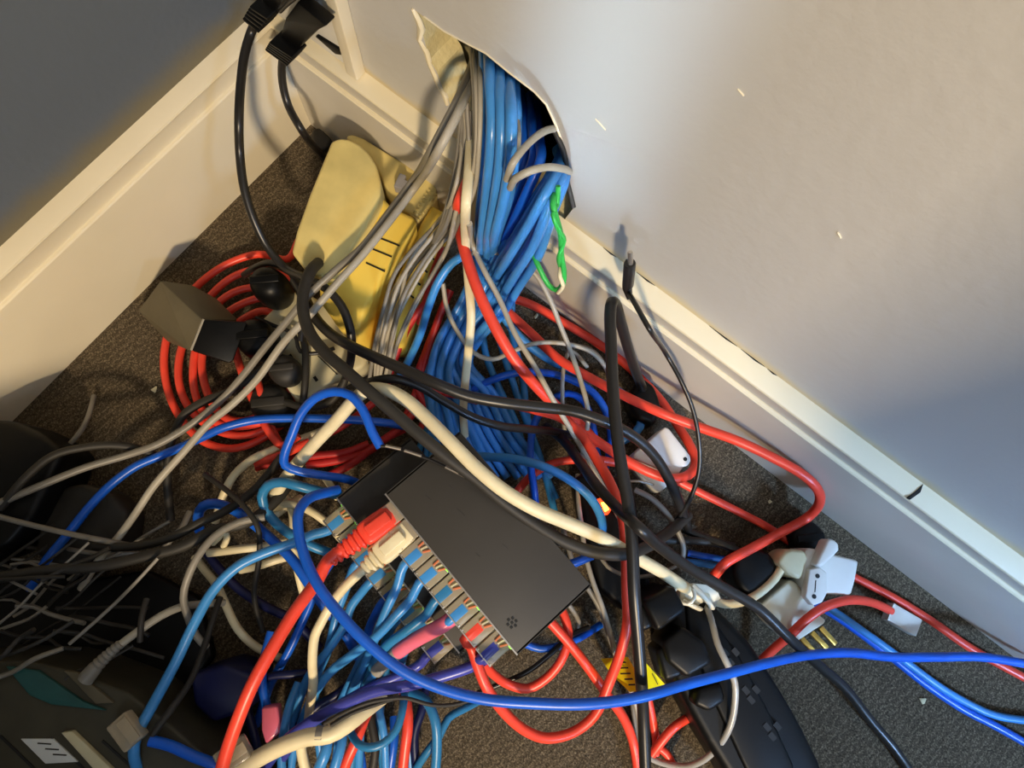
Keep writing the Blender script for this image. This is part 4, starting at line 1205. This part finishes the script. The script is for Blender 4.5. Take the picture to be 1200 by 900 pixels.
net('red cable end bending to the bottom edge below the yellow label', 'red', 2.6, [(772, 876, 5), (780, 882, 5), (788, 896, 4), (796, 920, 4)])
net('red cable leaving the bottom edge left of the blue curl', 'red', 3.0, [(436, 824, 40), (427, 842, 46), (418, 866, 48), (408, 888, 46), (396, 920, 40)])
net('upright red cable leaving the bottom edge right of the blue curl', 'red', 3.0, [(470, 800, 30), (477, 826, 40), (478, 850, 42), (475, 875, 40), (470, 920, 34)])
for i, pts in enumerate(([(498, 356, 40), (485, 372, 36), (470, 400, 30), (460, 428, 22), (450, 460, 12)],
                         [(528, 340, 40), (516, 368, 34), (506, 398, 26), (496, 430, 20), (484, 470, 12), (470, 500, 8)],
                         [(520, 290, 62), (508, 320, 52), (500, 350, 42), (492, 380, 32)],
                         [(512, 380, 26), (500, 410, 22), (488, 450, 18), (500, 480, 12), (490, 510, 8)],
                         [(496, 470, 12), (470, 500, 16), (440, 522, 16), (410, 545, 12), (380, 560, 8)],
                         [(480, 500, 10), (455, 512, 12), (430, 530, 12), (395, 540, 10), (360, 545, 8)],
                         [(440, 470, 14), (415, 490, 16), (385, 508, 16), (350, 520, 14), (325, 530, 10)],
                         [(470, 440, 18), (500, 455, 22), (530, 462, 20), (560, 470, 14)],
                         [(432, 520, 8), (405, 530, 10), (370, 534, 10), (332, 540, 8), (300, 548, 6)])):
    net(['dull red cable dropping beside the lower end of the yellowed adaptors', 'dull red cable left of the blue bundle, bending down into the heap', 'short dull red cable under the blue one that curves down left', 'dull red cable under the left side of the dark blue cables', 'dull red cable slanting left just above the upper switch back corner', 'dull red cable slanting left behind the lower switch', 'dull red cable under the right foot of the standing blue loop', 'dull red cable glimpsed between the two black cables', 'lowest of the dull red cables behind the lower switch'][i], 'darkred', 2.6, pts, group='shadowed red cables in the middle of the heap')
# coiled red cable by the left skirting: one cable, five turns
def coil():
    pts = []
    n = int(4.2 * 16)
    for k in range(n + 1):
        a = -1.5 - 2 * math.pi * k / 16
        tn = k / 16
        w_ = math.sin(a * 1.7 + 1) * 4
        rx, ry = 92 - 11 * tn + w_, 118 - 14 * tn - w_
        x, y = rx * math.cos(a), ry * math.sin(a)
        ph = math.radians(22)
        pts.append((286 + 3 * tn + x * math.cos(ph) - y * math.sin(ph), 414 + 3 * tn + x * math.sin(ph) + y * math.cos(ph), 5 + 3.4 * tn + 1.5 * math.sin(a * 2.3)))
    return pts
net('coiled red cable lying on the carpet under the dusty adaptor and black plugs', 'red', 2.6, [(350, 282, 6)] + coil() + [(330, 522, 24), (350, 510, 26)], n=10)
net('bright red cable piece under the left cream curve', 'red', 2.7, [(300, 542, 18), (320, 537, 24), (342, 528, 26), (362, 518, 22)])
net('red cable strand dropping from the dusty low plug', 'red', 2.4, [(300, 440, 24), (305, 458, 26), (309, 476, 24), (318, 500, 18), (330, 524, 12)])

# ------------------------------------------------------------------ black power cables
power('black cable hanging from the topmost corner plug, looping under the grey pair', 'black', 2.6,
      [(302, 22, 'y', -14), (295, 36, 'y', -18), (287, 62, 'y', -30), (282, 100, 'y', -46), (280, 140, 'y', -62), (281, 180, 96), (286, 220, 88), (297, 256, 78), (314, 290, 66), (334, 314, 62), (358, 326, 72), (382, 338, 80), (400, 358, 80), (410, 384, 76), (412, 412, 66), (406, 440, 44), (396, 462, 26)])
power('black cable curving from the wedge plug down behind the yellowed adaptor', 'black', 2.5,
      [(336, 58, 'y', -8), (331, 72, 'y', -12), (331, 96, 'y', -18), (338, 124, 'y', -24), (352, 150, 'y', -30), (368, 172, 32), (380, 184, 16), (388, 200, 6)])
power('thick dusty black cable arching over the adaptor and behind the switches', 'dull', 3.3,
      [(373, 308, 78), (364, 318, 88), (356, 340, 92), (355, 362, 94), (362, 388, 96), (380, 412, 100), (405, 434, 104), (432, 458, 108), (462, 484, 108), (492, 510, 108), (524, 536, 106), (556, 560, 102), (590, 588, 98), (625, 613, 94), (658, 633, 92), (692, 646, 90), (726, 650, 86), (760, 640, 64), (786, 622, 40), (806, 604, 20)])
power('black cable lying over the cream block then sweeping right past the white box', 'black', 3.1,
      [(345, 328, 56), (356, 346, 60), (368, 370, 66), (386, 390, 76), (412, 406, 88), (447, 422, 94), (480, 436, 98), (512, 450, 100), (548, 464, 98), (590, 472, 96), (632, 477, 92), (672, 482, 88), (708, 494, 84), (740, 510, 76), (765, 532, 66), (784, 562, 52), (797, 592, 34), (806, 620, 16)])
power('shiny black cable running below the other one and ending at the upright blue cable', 'black', 2.5,
      [(425, 452, 84), (440, 446, 92), (462, 444, 94), (490, 452, 90), (520, 470, 84), (552, 488, 76), (585, 499, 66), (620, 503, 52), (650, 506, 34), (690, 516, 14)])
power('tall black loop standing before the right skirting and running to the bottom edge', 'black', 3.2,
      [(756, 462, 12), (746, 438, 40), (736, 408, 72), (727, 376, 96), (721, 356, 108), (717, 354, 112), (715, 368, 114), (716, 400, 116), (718, 450, 118), (722, 500, 118), (728, 545, 116), (736, 590, 114), (741, 640, 112), (743, 690, 108), (747, 740, 100), (751, 790, 92), (754, 840, 78), (757, 920, 64)])
power('long black cable crossing diagonally to the bottom right corner', 'black', 3.0,
      [(640, 500, 20), (660, 516, 34), (680, 542, 60), (700, 570, 84), (722, 594, 100), (748, 618, 122), (775, 642, 104), (810, 667, 88), (850, 690, 74), (890, 714, 62), (925, 748, 52), (960, 780, 32), (990, 806, 20), (1020, 844, 10), (1050, 880, 5), (1080, 925, 4)])
dc = wire('thin black lead ending in an upright barrel connector against the skirting', 'black', 1.4,
      [(736, 342, 'y', -8), (742, 352, 'y', -14), (760, 384, 'y', -28), (780, 414, 84), (798, 446, 78), (812, 480, 70), (819, 516, 62), (819, 552, 52), (808, 586, 40), (790, 612, 26), (770, 628, 16), (740, 640, 10)])
bm = bmesh.new()
ax = [Y(738, 318, -7), Y(736, 330, -7), Y(734, 341, -8), Y(737, 350, -10)]
add_tube(bm, [Y(738, 308, -6), Y(738, 309, -6), Y(736, 333, -7), Y(735, 338, -7.5), Y(738, 350, -10)], .003, 14, 1, [.0028, .0031, .0031, .0026, .0016])
finish('moulded_grip', bm, M['black'], dc)
bm = bmesh.new()
add_tube(bm, [Y(739, 310, -6), Y(738.5, 297, -5), Y(738.4, 295, -5)], .0013, 12, 1, [.0014, .0014, .0010])
finish('barrel_tip', bm, M['steel'], dc)
power('dark cable bundle left of the tall loop foot', 'dull', 2.4, [(700, 560, 20), (722, 590, 24), (748, 620, 26), (780, 632, 24), (820, 634, 18), (860, 640, 14)])
power('black lead with a ribbed collar reaching the black transformer', 'black', 2.6, [(800, 620, 14), (825, 630, 16), (848, 638, 20), (868, 648, 22)])
power('black cable hugging the lower edge of the right grey wires', 'black', 1.6, [(560, 812, 20), (590, 800, 22), (620, 786, 24), (650, 762, 26), (668, 745, 26), (690, 735, 20)])
power('black cable crossing the ivory block to the dark plug', 'black', 1.3, [(300, 372, 30), (322, 382, 31), (345, 392, 32), (352, 412, 33), (372, 414, 32), (392, 408, 30)])
power('upright black cable down the ivory block', 'dull', 2.3, [(352, 386, 34), (357, 405, 34), (358, 430, 34), (357, 455, 32), (352, 490, 22)])
power('black cable behind the coil from the round plug upward', 'black', 2.2, [(286, 322, 22), (298, 314, 34), (318, 308, 44), (338, 316, 46), (350, 340, 44), (356, 372, 40), (352, 400, 36)])
power('black cable across the bottom of the ivory block', 'dull', 2.3, [(412, 420, 50), (402, 450, 40), (388, 470, 34), (362, 478, 30), (330, 470, 26)])
# black strap at the edge of the hole
st = cable('fabric_strap', 'narrow black strap hanging from the right edge of the wall hole', M['dull'], 1.4,
           [(648, 150, 'y', 12), (660, 176, 'y', 9), (664, 196, 'y', 7), (665, 215, 'y', 6), (669, 230, 'y', 4), (672, 243, 'y', 2)], cat='strap', n=8)

# ------------------------------------------------------------------ shadowed tangle at the left
SH = [('long dusty black cable running left from the gap across the dark tangle', 'dull', 3.2, [(345, 560, 34), (320, 590, 44), (290, 612, 50), (250, 622, 52), (215, 640, 52), (170, 652, 52), (120, 663, 52), (60, 668, 54), (-20, 680, 54)]),
      ('black cable just above the long dusty one, meeting it in the gap', 'dull', 2.6, [(330, 535, 30), (300, 572, 36), (262, 600, 44), (236, 612, 48), (200, 630, 46), (160, 640, 44), (110, 640, 42)]),
      ('dusty cable hooking down round the light blue arch', 'grey', 2.1, [(310, 606, 52), (280, 612, 56), (252, 628, 60), (232, 652, 62), (219, 680, 60), (215, 700, 56), (220, 722, 50), (230, 745, 44), (242, 758, 38)]),
      ('thin grey cable falling from the hook toward the metal case', 'dull', 1.8, [(258, 700, 30), (248, 730, 38), (238, 762, 44), (222, 800, 54), (200, 832, 64), (178, 862, 66)]),
      ('thin brown black wire crossing down through the gap', 'dull', 1.6, [(240, 556, 36), (262, 572, 46), (285, 592, 54), (302, 618, 56), (304, 650, 48), (298, 700, 30), (308, 740, 16)]),
      ('pale thin wire slanting in the dark at the left edge', 'grey', 1.6, [(-20, 600, 48), (20, 611, 48), (70, 623, 48), (124, 634, 46), (160, 640, 30)]),
      ('black cable arching behind the grey cable at the left edge', 'dull', 2.4, [(0, 596, 46), (30, 560, 50), (62, 534, 48), (100, 524, 44), (140, 522, 38), (175, 530, 28), (200, 550, 14)]),
      ('grey wire end standing on the carpet near the left skirting', 'grey', 1.6, [(110, 464, 6), (106, 480, 12), (98, 500, 16), (84, 518, 18), (68, 532, 14)]),
      ('short dusty wire with a light tip above the dark tangle', 'grey', 1.8, [(222, 600, 28), (212, 620, 34), (200, 632, 38), (192, 644, 34)]),
      ('dark cable rising beside the pale cable end', 'dull', 1.6, [(172, 702, 60), (166, 724, 64), (164, 752, 62)])]
for lab, mt, r, pts in SH:
    power(lab, mt, r, pts, n=10)
for k in range(34):
    x0, y0 = random.uniform(-10, 140), random.uniform(640, 790)
    an = random.choice([-.5, -.6, -.75, .3, .15]) + random.uniform(-.15, .15)
    ln = random.uniform(70, 150)
    z0 = random.uniform(61, 70) if y0 > 760 else random.uniform(20, 58)
    pts = []
    for j in range(5):
        s = (j / 4 - .5) * ln
        pts.append((x0 + s * math.cos(an) + random.uniform(-4, 4), y0 + s * math.sin(an) + random.uniform(-4, 4), z0 + random.uniform(-3, 3)))
    wire('fine dusty wire in the dark tangle above the metal case', random.choice(['dull', 'dull', 'grey']), random.choice([.8, 1.0, 1.3]), pts, group='fine wires in the dark tangle', n=6)

# ------------------------------------------------------------------ hanging blue leads at the bottom centre
BT = [('light blue lead curling in a hook at the bottom centre', 'teal', 2.2, [(474, 808, 44), (472, 830, 54), (464, 856, 58), (448, 872, 60), (432, 876, 60), (420, 872, 58), (412, 860, 50)]),
      ('straight light blue lead left of the blue hook', 'sky', 2.2, [(440, 800, 40), (444, 830, 46), (450, 862, 46), (452, 900, 40)]),
      ('blue lead under the bottom hook going straight down', 'blue', 2.6, [(462, 840, 30), (462, 865, 34), (458, 895, 32), (455, 925, 26)]),
      ('faint blue lead right of the upright red cable', 'teal', 2.8, [(482, 812, 40), (500, 822, 46), (510, 845, 48), (512, 875, 44), (508, 925, 36)]),
      ('faint blue lead branching right toward the royal blue cable', 'teal', 2.3, [(560, 822, 14), (545, 830, 24), (525, 842, 30), (515, 862, 32), (500, 882, 30), (488, 900, 24)]),
      ('blue lead below the fat cream cable at its tape mark', 'sky', 3.0, [(384, 862, 50), (382, 880, 54), (372, 905, 50), (366, 930, 44)]),
      ('pale blue lead between the tape mark and the left red one', 'sky', 2.8, [(402, 850, 44), (400, 872, 50), (392, 900, 50), (384, 930, 44)]),
      ('dark cable between the two lower red cables', 'dull', 2.4, [(432, 824, 34), (436, 850, 36), (440, 875, 36), (432, 925, 30)]),
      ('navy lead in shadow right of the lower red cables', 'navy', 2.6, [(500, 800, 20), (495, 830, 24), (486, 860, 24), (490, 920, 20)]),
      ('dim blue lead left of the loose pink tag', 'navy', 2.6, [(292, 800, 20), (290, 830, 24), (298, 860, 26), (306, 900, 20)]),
      ('blue lead right of the loose pink tag', 'sky', 2.5, [(350, 800, 30), (340, 825, 34), (334, 850, 36), (330, 885, 30), (332, 925, 20)]),
      ('dim lead joining under the violet cables', 'navy', 2.6, [(420, 790, 26), (400, 810, 26), (372, 828, 26), (350, 850, 24)]),
      ('blue lead end under the clear sleeve', 'sky', 2.4, [(446, 760, 40), (432, 785, 40), (416, 808, 36), (404, 830, 26)]),
      ('pale blue lead behind the steep light blue one', 'sky', 2.4, [(430, 756, 44), (420, 780, 44), (410, 800, 38), (396, 830, 28)])]
for lab, mt, r, pts in BT:
    net(lab, mt, r, pts)
pt = prism('pink_tag', [(306, 829), (325, 827), (329, 858), (311, 873), (306, 856)], 37, 28, M['pink'], 1.5)
tag(pt, 'loose pink tag on a blue lead near the bottom edge', 'tag')
for i, (x, y, lab) in enumerate(((150, 856, 'frosted clear plug resting on the metal case beside the light blue arch'), (274, 884, 'dusty clear plug at the bottom edge beside the thick red cable'))):
    root = empty('network_plug', P(x, y, 66), lab, 'plug')
    d = (P(x + 14, y - 8, 66) - P(x - 12, y + 10, 66)).normalized() if i else (P(x - 10, y - 12, 66) - P(x + 8, y + 12, 66)).normalized()
    e = ZUP.cross(d).normalized()
    bm = bmesh.new(); box(bm, P(x, y, 68), e, d, ZUP, .0117, .016, .008, .0012); finish('body', bm, M['clear'], root)
    bm = bmesh.new(); box(bm, P(x, y, 73), e, d, ZUP, .0055, .013, .0008, .0002); finish('latch', bm, M['clear'], root)
